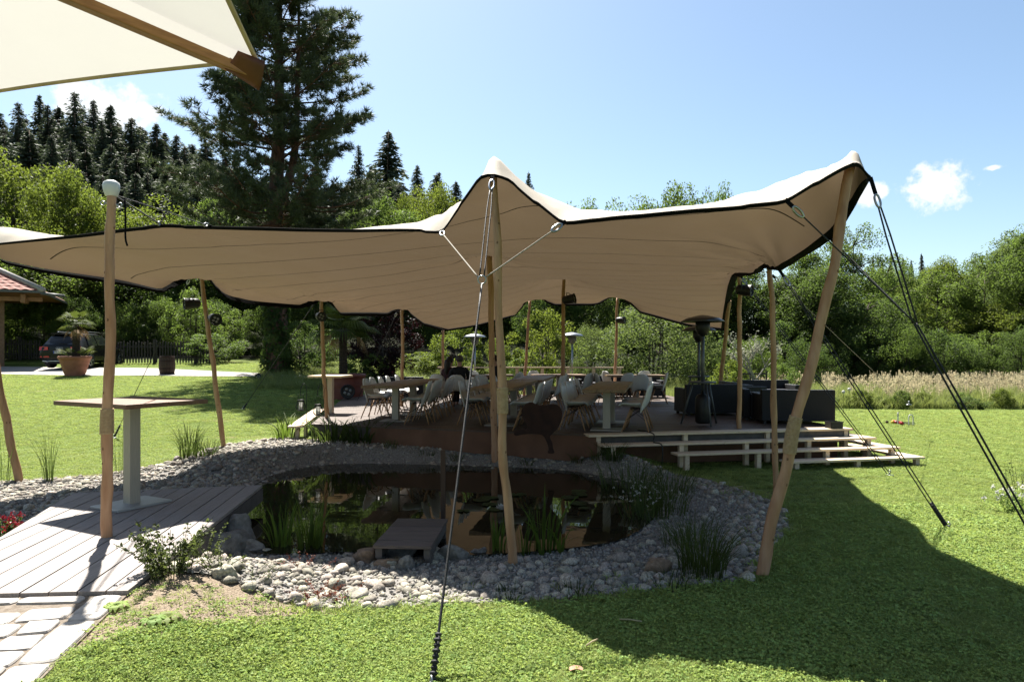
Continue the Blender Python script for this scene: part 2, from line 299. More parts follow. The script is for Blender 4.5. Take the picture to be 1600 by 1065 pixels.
# ------------------------------------------------------------------ mesh helpers
class MB:
    def __init__(s): s.v = []; s.f = []
    def add(s, vs, fs):
        o = len(s.v); s.v.extend([tuple(v) for v in vs]); s.f.extend([tuple(i+o for i in f) for f in fs]); return s
    def box(s, c, d, rz=0.0, mtx=None, taper=1.0):
        hx, hy, hz = d[0]/2, d[1]/2, d[2]/2
        vs = [Vector((x*hx*(taper if z > 0 else 1), y*hy*(taper if z > 0 else 1), z*hz)) for z in (-1, 1) for x, y in ((-1, -1), (1, -1), (1, 1), (-1, 1))]
        m = mtx or Matrix.Rotation(rz, 3, 'Z')
        return s.add([m@v+Vector(c) for v in vs], [(3, 2, 1, 0), (4, 5, 6, 7), (0, 1, 5, 4), (1, 2, 6, 5), (2, 3, 7, 6), (3, 0, 4, 7)])
    def bar(s, a, b, w, h, up=(0, 0, 1)):
        a, b = Vector(a), Vector(b); d = (b-a).normalized(); u = Vector(up); x = d.cross(u)
        if x.length < 1e-4: x = d.cross(Vector((1, 0, 0)))
        x.normalize(); u = x.cross(d)
        vs = [p+x*i*w/2+u*j*h/2 for p in (a, b) for i, j in ((-1, -1), (1, -1), (1, 1), (-1, 1))]
        return s.add(vs, [(0, 1, 2, 3), (7, 6, 5, 4), (1, 0, 4, 5), (2, 1, 5, 6), (3, 2, 6, 7), (0, 3, 7, 4)])
    def tube(s, pts, rad, seg=8, caps=True, jit=0.0):
        pts = [Vector(p) for p in pts]; n = len(pts); rr = rad if isinstance(rad, (list, tuple)) else [rad]*n
        prev = None; vs = []
        for i, p in enumerate(pts):
            d = (pts[min(i+1, n-1)]-pts[max(i-1, 0)]).normalized()
            if prev is None:
                x = d.cross(Vector((0, 0, 1)))
                if x.length < .05: x = d.cross(Vector((1, 0, 0)))
            else: x = prev-d*prev.dot(d)
            x.normalize(); prev = x; y = d.cross(x)
            for k in range(seg):
                a = 2*PI*k/seg; r = rr[i]*(1+(random.uniform(-jit, jit) if jit else 0))
                vs.append(p+x*math.cos(a)*r+y*math.sin(a)*r)
        fs = [(i*seg+k, i*seg+(k+1) % seg, (i+1)*seg+(k+1) % seg, (i+1)*seg+k) for i in range(n-1) for k in range(seg)]
        if caps: fs += [tuple(range(seg-1, -1, -1)), tuple((n-1)*seg+k for k in range(seg))]
        return s.add(vs, fs)
    def lathe(s, prof, c=(0, 0, 0), seg=20, axis=None, close=True):
        m = axis.to_track_quat('Z', 'Y').to_matrix() if axis else Matrix.Identity(3); c = Vector(c); vs = []
        for r, z in prof:
            for k in range(seg):
                a = 2*PI*k/seg; vs.append(c+m@Vector((r*math.cos(a), r*math.sin(a), z)))
        n = len(prof)
        fs = [(i*seg+k, i*seg+(k+1) % seg, (i+1)*seg+(k+1) % seg, (i+1)*seg+k) for i in range(n-1) for k in range(seg)]
        if close: fs += [tuple(range(seg-1, -1, -1)), tuple((n-1)*seg+k for k in range(seg))]
        return s.add(vs, fs)
    def torus(s, c, r, t, axis=(0, 0, 1), seg=16, ts=6):
        m = Vector(axis).to_track_quat('Z', 'Y').to_matrix(); c = Vector(c)
        pts = [c+m@Vector((r*math.cos(2*PI*k/seg), r*math.sin(2*PI*k/seg), 0)) for k in range(seg)]
        vs = []
        for k in range(seg):
            o = (pts[k]-c).normalized(); z = m@Vector((0, 0, 1))
            for j in range(ts):
                a = 2*PI*j/ts; vs.append(pts[k]+o*math.cos(a)*t+z*math.sin(a)*t)
        return s.add(vs, [(k*ts+j, ((k+1) % seg)*ts+j, ((k+1) % seg)*ts+(j+1) % ts, k*ts+(j+1) % ts) for k in range(seg) for j in range(ts)])
    def sphere(s, c, r, sc_=(1, 1, 1), seg=12, rings=7):
        prof = [(math.sin(PI*i/rings)*1.0+1e-4, -math.cos(PI*i/rings)) for i in range(rings+1)]
        vs = [Vector(c)+Vector((a*math.cos(2*PI*k/seg)*r*sc_[0], a*math.sin(2*PI*k/seg)*r*sc_[1], z*r*sc_[2])) for a, z in prof for k in range(seg)]
        n = rings+1
        fs = [(i*seg+k, i*seg+(k+1) % seg, (i+1)*seg+(k+1) % seg, (i+1)*seg+k) for i in range(n-1) for k in range(seg)]
        return s.add(vs, fs+[tuple(range(seg-1, -1, -1)), tuple((n-1)*seg+k for k in range(seg))])
    def grid(s, fn, nu, nv):
        vs = [fn(i/nu, j/nv) for j in range(nv+1) for i in range(nu+1)]
        return s.add(vs, [(j*(nu+1)+i, j*(nu+1)+i+1, (j+1)*(nu+1)+i+1, (j+1)*(nu+1)+i) for j in range(nv) for i in range(nu)])
    def mesh(s, name):
        me = bpy.data.meshes.new(name); me.from_pydata(s.v, [], s.f); me.update(); return me
    def build(s, name, m, parent=None, smooth=False, origin=None, world=True, bevel=0):
        """link as one object; vertices given in world space are moved to the parent's (or origin's) frame"""
        off = Vector((0, 0, 0))
        if parent is not None and world:
            p = parent
            while p is not None: off += p.location; p = p.parent
        elif origin is not None: off = Vector(origin)
        if off.length: s.v = [(a-off.x, b-off.y, c-off.z) for a, b, c in s.v]
        me = s.mesh(name)
        return link(name, me, m, parent, smooth, origin if parent is None else None, bevel)
def link(name, me, m, parent=None, smooth=False, loc=None, bevel=0):
    if m is not None and not me.materials: me.materials.append(m)
    if smooth: me.polygons.foreach_set('use_smooth', [True]*len(me.polygons))
    o = bpy.data.objects.new(name, me); COL.objects.link(o); o.parent = parent
    if loc is not None: o.location = loc
    if bevel:
        b = o.modifiers.new('edge', 'BEVEL'); b.width = bevel; b.segments = 2; b.limit_method = 'ANGLE'
    return o
def tag(o, label=None, cat=None, group=None, kind=None):
    if label: o['label'] = label
    if cat: o['category'] = cat
    if group: o['group'] = group
    if kind: o['kind'] = kind
    return o
def thing(name, label, cat, loc=(0, 0, 0), rz=0.0, group=None):
    o = bpy.data.objects.new(name, None); COL.objects.link(o); o.location = loc; o.rotation_euler = (0, 0, rz); o.empty_display_size = .2
    return tag(o, label, cat, group)
def copy_thing(root, loc, rz, label, group=None, scale=None):
    r = root.copy(); COL.objects.link(r); r.location = loc; r.rotation_euler = (0, 0, rz); r['label'] = label
    if group: r['group'] = group
    if scale is not None: r.scale = scale
    for ch in root.children:
        c = ch.copy(); COL.objects.link(c); c.parent = r
        for g in ch.children:
            d = g.copy(); COL.objects.link(d); d.parent = c
    return r
def np_mesh(name, verts, faces):
    """fast quad / tri mesh from numpy arrays"""
    me = bpy.data.meshes.new(name); k = faces.shape[1]
    me.vertices.add(len(verts)); me.vertices.foreach_set('co', np.ascontiguousarray(verts, np.float32).ravel())
    me.loops.add(faces.size); me.loops.foreach_set('vertex_index', np.ascontiguousarray(faces, np.int32).ravel())
    me.polygons.add(len(faces)); me.polygons.foreach_set('loop_start', np.arange(0, faces.size, k, dtype=np.int32))
    me.update(calc_edges=True); return me
def join_np(parts):
    V, Fs, o = [], [], 0
    for v, f in parts: V.append(v); Fs.append(f+o); o += len(v)
    return np.concatenate(V), np.concatenate(Fs)
def scatter(name, pts, rot, scl, srcs, parent=None, idx=None, label=None, cat=None):
    """geometry-node instances of the srcs objects at pts (one stuff object)"""
    pts = np.asarray(pts, np.float32); n = len(pts)
    me = bpy.data.meshes.new(name); me.vertices.add(n); me.vertices.foreach_set('co', pts.ravel())
    a = me.attributes.new('rot', 'FLOAT_VECTOR', 'POINT'); a.data.foreach_set('vector', np.asarray(rot, np.float32).ravel())
    a = me.attributes.new('scl', 'FLOAT_VECTOR', 'POINT')
    scl = np.asarray(scl, np.float32); scl = np.repeat(scl[:, None], 3, 1) if scl.ndim == 1 else scl
    a.data.foreach_set('vector', scl.ravel())
    a = me.attributes.new('idx', 'INT', 'POINT'); a.data.foreach_set('value', (rng.integers(0, len(srcs), n) if idx is None else idx).astype(np.int32))
    o = bpy.data.objects.new(name, me); COL.objects.link(o); o.parent = parent; tag(o, label, cat, None, 'stuff')
    t = bpy.data.node_groups.new(name+'_nodes', 'GeometryNodeTree')
    t.interface.new_socket('Geometry', in_out='INPUT', socket_type='NodeSocketGeometry'); t.interface.new_socket('Geometry', in_out='OUTPUT', socket_type='NodeSocketGeometry')
    N, L = t.nodes, t.links; gi = N.new('NodeGroupInput'); go = N.new('NodeGroupOutput')
    ip = N.new('GeometryNodeInstanceOnPoints'); jn = N.new('GeometryNodeJoinGeometry')
    for s in srcs:
        oi = N.new('GeometryNodeObjectInfo'); oi.inputs['Object'].default_value = s; oi.inputs['As Instance'].default_value = True; L.new(oi.outputs['Geometry'], jn.inputs[0])
    def att(nm, ty):
        q = N.new('GeometryNodeInputNamedAttribute'); q.data_type = ty; q.inputs['Name'].default_value = nm; return q.outputs['Attribute']
    L.new(gi.outputs[0], ip.inputs['Points']); L.new(jn.outputs[0], ip.inputs['Instance']); ip.inputs['Pick Instance'].default_value = True
    L.new(att('idx', 'INT'), ip.inputs['Instance Index']); L.new(att('rot', 'FLOAT_VECTOR'), ip.inputs['Rotation']); L.new(att('scl', 'FLOAT_VECTOR'), ip.inputs['Scale'])
    L.new(ip.outputs[0], go.inputs[0])
    md = o.modifiers.new('scatter', 'NODES'); md.node_group = t
    return o
def zrot(n): r = np.zeros((n, 3), np.float32); r[:, 2] = rng.uniform(0, 2*PI, n); return r

# ------------------------------------------------------------------ ground
PLAT = [(-2.60, 4.62), (-3.04, 8.33), (-5.05, 7.85), (-4.02, 4.52)]
xs = np.unique(np.concatenate([np.linspace(-400, -40, 25), np.linspace(-40, -9, 48), np.linspace(-9, 9, 130), np.linspace(9, 40, 48), np.linspace(40, 400, 25)]))
ys = np.unique(np.concatenate([np.linspace(-60, 2, 12), np.linspace(2, 15, 104), np.linspace(15, 45, 70), np.linspace(45, 160, 50), np.linspace(160, 900, 22)]))
X, Y = np.meshgrid(xs, ys); Z = gz(X, Y)
nx, ny = len(xs), len(ys); ii = np.arange(nx*ny).reshape(ny, nx)
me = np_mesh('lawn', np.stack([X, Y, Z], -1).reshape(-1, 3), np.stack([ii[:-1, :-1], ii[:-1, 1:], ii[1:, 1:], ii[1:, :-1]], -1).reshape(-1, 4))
bare = np.clip(1-sstep(.0, .28, polydist(X, Y, BANK)+.12*vnoise(X, Y, 3)), 0, 1)*.8
soilp = [(-2.50, 3.9), (-2.42, 3.75), (-2.15, 4.25), (-1.75, 4.62), (-1.3, 4.98), (-1.65, 5.15), (-2.7, 5.2), (-2.7, 4.6)]
bare = np.maximum(bare, np.where(inpoly(X, Y, soilp), 1, 1-sstep(0, .22, polydist(X, Y, soilp)+.1*vnoise(X, Y, 4))))
bare = np.where(inpoly(X, Y, BANK), 1, bare); bare = np.where((Y > 13.5) | (Y < 3), 0, bare)
at = me.attributes.new('bare', 'FLOAT', 'POINT'); at.data.foreach_set('value', bare.astype(np.float32).ravel())
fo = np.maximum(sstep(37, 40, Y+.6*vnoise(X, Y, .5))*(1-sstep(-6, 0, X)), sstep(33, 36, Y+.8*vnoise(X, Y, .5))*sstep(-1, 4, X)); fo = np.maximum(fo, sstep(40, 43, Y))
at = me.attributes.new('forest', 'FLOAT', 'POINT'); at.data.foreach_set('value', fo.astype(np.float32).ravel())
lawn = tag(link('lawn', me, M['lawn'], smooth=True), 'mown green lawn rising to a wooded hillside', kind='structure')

# gravel bed round the pond
def drape_poly(poly, hole, step, dz):
    bx = [p[0] for p in poly]; by = [p[1] for p in poly]
    gx = np.arange(min(bx), max(bx), step); gy = np.arange(min(by), max(by), step); A, B = np.meshgrid(gx, gy)
    keep = inpoly(A, B, poly)
    if hole is not None: keep &= ~(inpoly(A, B, hole) & (polydist(A, B, hole) > .25))
    idx = -np.ones(A.shape, int); idx[keep] = np.arange(keep.sum())
    v = np.stack([A[keep], B[keep], gz(A[keep], B[keep])+dz], -1)
    q = np.stack([idx[:-1, :-1], idx[:-1, 1:], idx[1:, 1:], idx[1:, :-1]], -1).reshape(-1, 4); q = q[(q >= 0).all(1)]
    return np_mesh('m', v, q)
bed = tag(link('stone_bed', drape_poly(BANK, WATER, .08, .012), M['bed'], smooth=True), 'bank of pale river stones and fine gravel round the pond', kind='structure')
wv = [(x*1.0, y*1.0, .012) for x, y in WATER]
wm = MB(); pts2 = [(p.x, p.y) for p in catmull([Vector((x, y, 0)) for x, y in WATER+[WATER[0]]], 84)]
cx = sum(p[0] for p in pts2)/len(pts2); cy = sum(p[1] for p in pts2)/len(pts2)
wm.add([(cx+(x-cx)*1.04, cy+(y-cy)*1.04, .004) for x, y in pts2[:-1]], [tuple(range(len(pts2)-1))])
pond = tag(wm.build('pond_water', M['water']), 'dark still garden pond water mirroring the deck', kind='structure')

# pale drive along the back of the left lawn
pm = MB(); drive = [(-60, 33.5), (-32, 32.6), (-23, 32.2), (-15.5, 31.0), (-10.5, 29.2), (-7.5, 28.0)]
for i in range(len(drive)-1):
    for k in range(6):
        a = np.array(drive[i])+(np.array(drive[i+1])-np.array(drive[i]))*k/6; b = np.array(drive[i])+(np.array(drive[i+1])-np.array(drive[i]))*(k+1)/6
        w0 = 2.6 if a[0] < -17 else max(.5, 2.6-(a[0]+17)*.25); w1 = 2.6 if b[0] < -17 else max(.5, 2.6-(b[0]+17)*.25)
        pm.add([(a[0], a[1]-w0, gz1(a[0], a[1]-w0)+.03), (b[0], b[1]-w1, gz1(b[0], b[1]-w1)+.03), (b[0], b[1]+w1*.4, gz1(b[0], b[1]+w1*.4)+.03), (a[0], a[1]+w0*.4, gz1(a[0], a[1]+w0*.4)+.03)], [(0, 1, 2, 3)])
tag(pm.build('gravel_drive', M['path']), 'pale gravel drive behind the lawn', kind='structure')

# ------------------------------------------------------------------ boarded platforms
def clip_half(poly, n, c, keep_ge):
    out = []
    for i in range(len(poly)):
        a, b = poly[i-1], poly[i]; da = a[0]*n[0]+a[1]*n[1]-c; db = b[0]*n[0]+b[1]*n[1]-c
        if not keep_ge: da, db = -da, -db
        if (da >= 0) != (db >= 0):
            t = da/(da-db); out.append((a[0]+(b[0]-a[0])*t, a[1]+(b[1]-a[1])*t))
        if db >= 0: out.append(b)
    return out
def boards(poly, axis, width, gap, ztop, th, m, parent, name='board', joints=0, side=None):
    """planks that run along axis, each one an object, cut to the outline"""
    ax = Vector((axis[0], axis[1], 0)).normalized(); n = (-ax.y, ax.x)
    cs = [p[0]*n[0]+p[1]*n[1] for p in poly]; c = min(cs); res = []
    while c < max(cs):
        w = width
        strip = clip_half(clip_half(poly, n, c+gap/2, True), n, c+w-gap/2, False)
        segs = [strip]
        if joints and strip:
            ls = [p[0]*ax.x+p[1]*ax.y for p in strip]; cut = random.uniform(min(ls)+.8, max(ls)-.8) if max(ls)-min(ls) > 3 else None
            if cut: segs = [clip_half(strip, (ax.x, ax.y), cut-.002, False), clip_half(strip, (ax.x, ax.y), cut+.002, True)]
        for s_ in segs:
            if len(s_) >= 3:
                ar = sum(s_[i-1][0]*s_[i][1]-s_[i][0]*s_[i-1][1] for i in range(len(s_)))
                if abs(ar) < .004: continue
                if ar < 0: s_ = s_[::-1]
                z = ztop+random.uniform(-.003, .001); k = len(s_); mb = MB()
                ox = sum(p[0] for p in s_)/k; oy = sum(p[1] for p in s_)/k
                mb.add([(x-ox, y-oy, 0) for x, y in s_]+[(x-ox, y-oy, -th) for x, y in s_], [tuple(range(k)), tuple(range(2*k-1, k-1, -1))]+[(i, i+k, (i+1) % k+k, (i+1) % k) for i in range(k)])
                o = mb.build(name, m, parent, world=False); o.location = Vector((ox, oy, z)); res.append(o)
        c += w
    return res
ZP = .30
plat = tag(bpy.data.objects.new('wooden_platform', None), 'weathered grey wooden platform beside the pond', kind='structure'); COL.objects.link(plat)
boards(PLAT, (-.13, 1), .185, .012, ZP, .03, M['greydeck'], plat)
fm = MB()
for i in range(4):
    a, b = PLAT[i-1], PLAT[i]
    cxp = sum(p[0] for p in PLAT)/4; cyp = sum(p[1] for p in PLAT)/4
    ins = lambda p: (p[0]+(cxp-p[0])*.012, p[1]+(cyp-p[1])*.012, ZP-.034-.08)
    fm.bar(ins(a), ins(b), .035, .15)
fm.build('edge_beam', M['greyside'], plat)

# stone paving in the lower left corner
pave = tag(bpy.data.objects.new('paved_path', None), 'pale granite paving with sandy joints', kind='structure'); COL.objects.link(pave)
pe = Vector((-2.60, 4.60, 0)); pd_ = Vector((.27, -1.33, 0)).normalized(); pn = Vector((-pd_.y, pd_.x, 0)); pn = pn if pn.x < 0 else -pn
gm = MB(); a = pe+Vector((0, 0, 0)); w_ = [pe+pd_*t+pn*s for t, s in ((-.03, .0), (2.6, .0), (2.6, 2.2), (-.5, 2.2))]
gm.add([(p.x, p.y, .270) for p in w_]+[(p.x, p.y, .1) for p in w_], [(0, 1, 2, 3), (7, 6, 5, 4)]+[(i, i+4, (i+1) % 4+4, (i+1) % 4) for i in range(4)]); gm.build('joint_bed', M['grout'], pave)
def paver(quad, z, name='paving_stone'):
    c = sum(quad, Vector((0, 0, 0)))/len(quad); ring = []
    for i in range(len(quad)):
        a, b = quad[i], quad[(i+1) % len(quad)]
        for t in (.06, .34, .66, .94):
            p = a.lerp(b, t); p = p+(c-p)*random.uniform(-.012, .022)
            if t in (.06, .94): p = p+(c-p)*.05
            ring.append(p)
    k = len(ring); mb = MB(); vs = []
    for f, dz in ((1.0, -.05), (1.0, -.008), (.955, .0), (.5, .004)):
        for p in ring:
            q = c+(p-c)*f; vs.append((q.x-c.x, q.y-c.y, dz+random.uniform(-.002, .002)))
    fs = [(j*k+i, j*k+(i+1) % k, (j+1)*k+(i+1) % k, (j+1)*k+i) for j in range(3) for i in range(k)]+[tuple(3*k+i for i in range(k))]
    mb.add(vs, fs); o = mb.build(name, M['granite'], pave, smooth=False, world=False); o.location = (c.x, c.y, z)
t = .0
while t < 1.9:            # border row along the edge
    l = random.uniform(.42, .62); g = .004
    paver([pe+pd_*(t+g)+pn*.01, pe+pd_*(t+l-g)+pn*.01, pe+pd_*(t+l-g)+pn*.205, pe+pd_*(t+g)+pn*.205], .284); t += l
t = 0.0
while t < 1.1:             # border row along the platform
    l = random.uniform(.4, .55); px_ = Vector((-.998, -.07, 0)); py_ = Vector((.07, -.998, 0)); b0 = pe+px_*.23+py_*.02
    paver([b0+px_*(t+.004), b0+px_*(t+l-.004), b0+px_*(t+l-.004)+py_*.11, b0+px_*(t+.004)+py_*.11], .284); t += l
jt = {}
def jp(i, j, wd_, ht):
    if (i, j) not in jt: jt[i, j] = Vector((random.uniform(-.035, .035), random.uniform(-.03, .03), 0))
    return jt[i, j]
rowd = Vector((-.985, -.17, 0)); rows_t = .155; r = 0
while rows_t < 1.75:
    h_ = random.uniform(.165, .225); s = .23+(.0 if r % 2 else random.uniform(.05, .14)); prev = .213
    base = pe+pd_*rows_t
    while prev < 1.9:
        l = random.uniform(.25, .38) if prev > .22 else random.uniform(.16, .36); g = .006
        q = [base+rowd*(prev+g)+pd_*g, base+rowd*(prev+l-g)+pd_*g, base+rowd*(prev+l-g)+pd_*(h_-g), base+rowd*(prev+g)+pd_*(h_-g)]
        q = [p+Vector((random.uniform(-.008, .008), random.uniform(-.008, .008), 0))+pd_*(.06*math.sin(prev*2.3)) for p in q]
        if all(p.y < 4.47 for p in q): paver(q, .284+random.uniform(-.004, .004))
        prev += l
    rows_t += h_; r += 1

# dining deck
ZD = .55
DECK = [(6.1, 12.2), (1.28, 11.33), (-3.85, 13.08), (-5.4, 22.5), (4.95, 22.5)]
DECK = DECK[::-1]
deck = tag(bpy.data.objects.new('dining_deck', None), 'dark brown boarded deck under the tent', kind='structure'); COL.objects.link(deck)
boards(DECK, (1, .04), .145, .008, ZD, .028, M['deck'], deck, joints=1)
um = MB()
for i in range(5):
    a, b = DECK[i-1], DECK[i]; c0 = Vector((.5, 16.5, 0)); A = Vector((*a, 0)); B = Vector((*b, 0)); A += (c0-A)*.012; B += (c0-B)*.012
    um.bar((A.x, A.y, ZD-.03-.1), (B.x, B.y, ZD-.03-.1), .05, .2)
um.build('edge_beam', M['greyside'], deck)
mb = MB()   # cloth skirt along the pond side, hanging in folds
def skirt(u, v):
    a = Vector((1.42, 11.27, 0)); b = Vector((-2.60, 12.62, 0)); p = a.lerp(b, u); nrm = Vector((-.345, -.94, 0))
    zb = gz1(p.x, p.y)+.0
    fold = (math.sin(u*52+1.2*math.sin(u*17))*.022+math.sin(u*23+2)*.02)*(.15+v)
    z = ZD-.02+(zb-ZD+.02)*v
    return p+nrm*(.02+fold+.05*v)+Vector((0, 0, z))
mb.grid(skirt, 110, 8); mb.build('skirt_cloth', M['drape'], deck, smooth=True)
# light side step along the left edge
L0 = Vector((-3.93, 13.0, 0)); L1 = Vector((-5.5, 22.3, 0)); dv = (L1-L0).normalized(); lv = Vector((-dv.y, dv.x, 0)); lv = lv if lv.x < 0 else -lv
stp = tag(thing('side_step', 'pale new timber step along the left edge of the deck', 'step', L0), None)
for k in range(2):
    a = L0+dv*(k*2.2)+lv*.19; b = L0+dv*(k*2.2+2.19)+lv*.19
    MB().bar((a.x, a.y, ZD-.045), (b.x, b.y, ZD-.045), .28, .03).build('tread', M['pine_new'], stp)
for k in range(4):
    a = L0+dv*(.3+k*1.2)+lv*.19; g0 = gz1(a.x, a.y); MB().box((a.x, a.y, (ZD-.06+g0)/2), (.07, .07, ZD-.06-g0)).build('leg', M['pine_new'], stp)

# timber steps on the right, four levels wrapping the corner
fdir = Vector((.978, .208, 0)); sdir = Vector((-.208, .978, 0))
step = thing('timber_steps', 'fresh pale pine steps of four open treads wrapping the deck corner', 'steps', (6.1, 12.2, 0))
c0 = Vector((6.1, 12.2, 0)); lens_ = (4.95, 5.05, 4.15, 2.6); zt = (ZD+.012, .425, .285, .145)
for k in range(4):
    c = c0+fdir*.26*k-sdir*.26*k; z = zt[k]; W = .27; th = .034
    L = lens_[k]; cut = L*(.58 if k % 2 else .42)
    for a0, a1 in ((0, cut-.002), (cut+.002, L)):
        a = c-fdir*a0+sdir*W/2; b = c-fdir*a1+sdir*W/2
        MB().bar((a.x, a.y, z-th/2+(.002 if a0 else 0)), (b.x, b.y, z-th/2+(.002 if a0 else 0)), W, th).build('tread', M['pine_new'], step, bevel=.003)
    if k:
        a = c+sdir*(W+.003)-fdir*W/2; b = c+sdir*(1.5+.1*k)-fdir*W/2
        MB().bar((a.x, a.y, z-th/2-.001), (b.x, b.y, z-th/2-.001), W, th).build('tread', M['pine_new'], step, bevel=.003)
    n = max(2, int(L/1.25)); off = .12
    for q in range(n+1):
        a = c-fdir*min(off+q*(L-.3)/n, L-.1)+sdir*.07; g0 = gz1(a.x, a.y); h = z-th-g0
        if h > .03:
            MB().box((a.x, a.y, g0+h/2), (.075, .075, h), R(12)).build('post', M['pine_new'], step)
    if k:
        for q in range(1, 3):
            a = c+sdir*(.1+q*.65)-fdir*.07; g0 = gz1(a.x, a.y); h = z-th-g0
            if h > .03: MB().box((a.x, a.y, g0+h/2), (.075, .075, h), R(12)).build('post', M['pine_new'], step)
mb = MB(); a = c0-fdir*.1+sdir*.3; b = c0-fdir*4.8+sdir*.3
mb.bar((a.x, a.y, .26), (b.x, b.y, .26), .02, .5); mb.build('riser_panel', M['drape'], step)
a = c0-fdir*1.9+sdir*.42
# ------------------------------------------------------------------ stretch tent
def polyline(cp, n):
    cp = [Vector(c) for c in cp]; d = [0]
    for a, b in zip(cp, cp[1:]): d.append(d[-1]+(b-a).length)
    out = []
    for i in range(n):
        t = d[-1]*i/(n-1); k = 0
        while k < len(d)-2 and d[k+1] < t: k += 1
        out.append(cp[k].lerp(cp[k+1], (t-d[k])/max(d[k+1]-d[k], 1e-9)))
    arr = np.array(out)
    arr[1:-1] = arr[1:-1]*.6+(arr[:-2]+arr[2:])*.2
    return arr
CL = P(-55, 338, 9.9); CR = P(1360, 277, 6.12); BR = P(1133, 513, 18.6); BL = P(692, 512, 22.0)
front = [CL, P(-15, 381, 9.4), P(120, 367, 9.1), P(255, 350.5, 8.55), P(460, 357, 8.1), P(560, 358.5, 7.75), P(690, 360, 6.85), P(750, 276, 6.33), P(770, 271, 6.28), P(792, 273, 6.33), P(880, 347, 5.95), P(1000, 336, 5.75), P(1090, 325, 5.68), P(1225, 314, 5.6), P(1316, 258, 5.72), P(1342, 254, 5.9), CR]
right = [CR, P(1347, 300, 6.25), P(1310, 362, 6.75), P(1275, 388, 7.3), P(1217, 422, 8.25), P(1202, 406, 9.2), P(1188, 424, 9.9), P(1168, 426, 11.0), P(1155, 421, 12.2), P(1148, 440, 13.4), P(1141, 466, 16.4), BR]
back = [BL, P(700, 514, 21.6), P(745, 507, 20.5), P(805, 491, 20.6), P(824, 466, 21.2), P(846, 464, 21.2), P(866, 475, 20.6), P(935, 473, 20.6), P(958, 459, 20.8), P(974, 461, 20.7), P(1000, 486, 20), P(1075, 506, 19.4), BR]
left = [CL, P(0, 405, 10.2), P(60, 418, 10.6), P(160, 434, 11.4), P(258, 449, 12.1), P(282, 432, 12.4), P(300, 418, 12.65), P(318, 418, 12.85), P(332, 441, 13.0), P(348, 461, 13.2), P(470, 479, 13.9), P(497, 459, 14.2), P(508, 458, 14.35), P(530, 488, 14.8), P(606, 488, 16.9), P(624, 476, 17.6), P(631, 476, 17.8), P(641, 489, 18.2), P(662, 504, 20), BL]
NU, NV = 180, 170
B_f = polyline(front, NU); B_b = polyline(back, NU); B_l = polyline(left, NV); B_r = polyline(right, NV)
u = np.linspace(0, 1, NU)[:, None, None]; v = np.linspace(0, 1, NV)[None, :, None]
T = (1-v)*B_f[:, None]+v*B_b[:, None]+(1-u)*B_l[None]+u*B_r[None]-((1-u)*(1-v)*B_f[0]+u*(1-v)*B_f[-1]+(1-u)*v*B_b[0]+u*v*B_b[-1])
pin = np.zeros((NU, NV), bool); pin[0] = pin[-1] = True; pin[:, 0] = pin[:, -1] = True
def put_pin(p, ru, rv, drop, T0, jmax=None, i0=None):
    d = np.hypot(T0[..., 0]-p.x, T0[..., 1]-p.y); d[[0, -1]] = 1e9; d[:, [0, -1]] = 1e9
    i, j = np.unravel_index(d.argmin(), d.shape)
    i = i0 if i0 is not None else i
    if jmax: j = min(j, jmax)
    sh = T0[i, j]-np.array(p)
    for a in range(i-ru, i+ru+1):
        for b in range(j-rv, j+rv+1):
            if 0 < a < NU-1 and 0 < b < NV-1:
                q = ((a-i)/max(ru, 1))**2+((b-j)/max(rv, 1))**2
                if q <= 1.3:
                    pin[a, b] = True; T[a, b, :2] = T0[a, b, :2]-sh[:2]; T[a, b, 2] = p.z-drop*q
T0 = T.copy()
ip = int(np.argmax(B_f[60:130, 2]))+60
put_pin(P(770, 232, 6.6), 1, 1, .05, T0, 3, ip)
put_pin(P(1337, 219, 6.22), 1, 1, .06, T0, 4, NU-3)
put_pin(P(765, 392, 11.66), 3, 2, .06, T0)
put_pin(P(881, 420, 17.0), 4, 3, .05, T0)
GW = np.zeros((NU, NV)); GT = np.zeros((NU, NV))
for gx_, gy_, gd_ in ((-5, 352, 9.75), (18, 357, 9.6), (42, 363, 9.45), (600, 351, 8.15), (640, 346, 7.85), (690, 330, 7.4), (722, 306, 7.0), (822, 284, 7.0), (850, 305, 6.8), (900, 326, 6.6), (950, 323, 6.5), (1000, 320, 6.5), (1060, 315, 6.45), (1120, 306, 6.4), (1180, 288, 6.35), (1240, 266, 6.3), (1290, 248, 6.25)):
    p = P(gx_, gy_, gd_); d = np.hypot(T[..., 0]-p.x, T[..., 1]-p.y); w = np.exp(-(d/(.30 if gx_ < 60 else .16))**2)*(2.0 if gx_ < 60 else 1); GT = np.where(w > GW, p.z, GT); GW = np.maximum(GW, w)
GW = (GW*.10)[1:-1, 1:-1]; GT = GT[1:-1, 1:-1]
for it in range(3200):
    avg = .25*(T[:-2, 1:-1]+T[2:, 1:-1]+T[1:-1, :-2]+T[1:-1, 2:]); avg[..., 2] = avg[..., 2]*(1-GW)+GT*GW; m_ = pin[1:-1, 1:-1, None]
    T[1:-1, 1:-1] = np.where(m_, T[1:-1, 1:-1], avg)
cc = T.copy()
for it in range(3):      # soften the pinned tops
    avg = .25*(cc[:-2, 1:-1]+cc[2:, 1:-1]+cc[1:-1, :-2]+cc[1:-1, 2:]); cc[1:-1, 1:-1] = .5*cc[1:-1, 1:-1]+.5*avg
T = cc
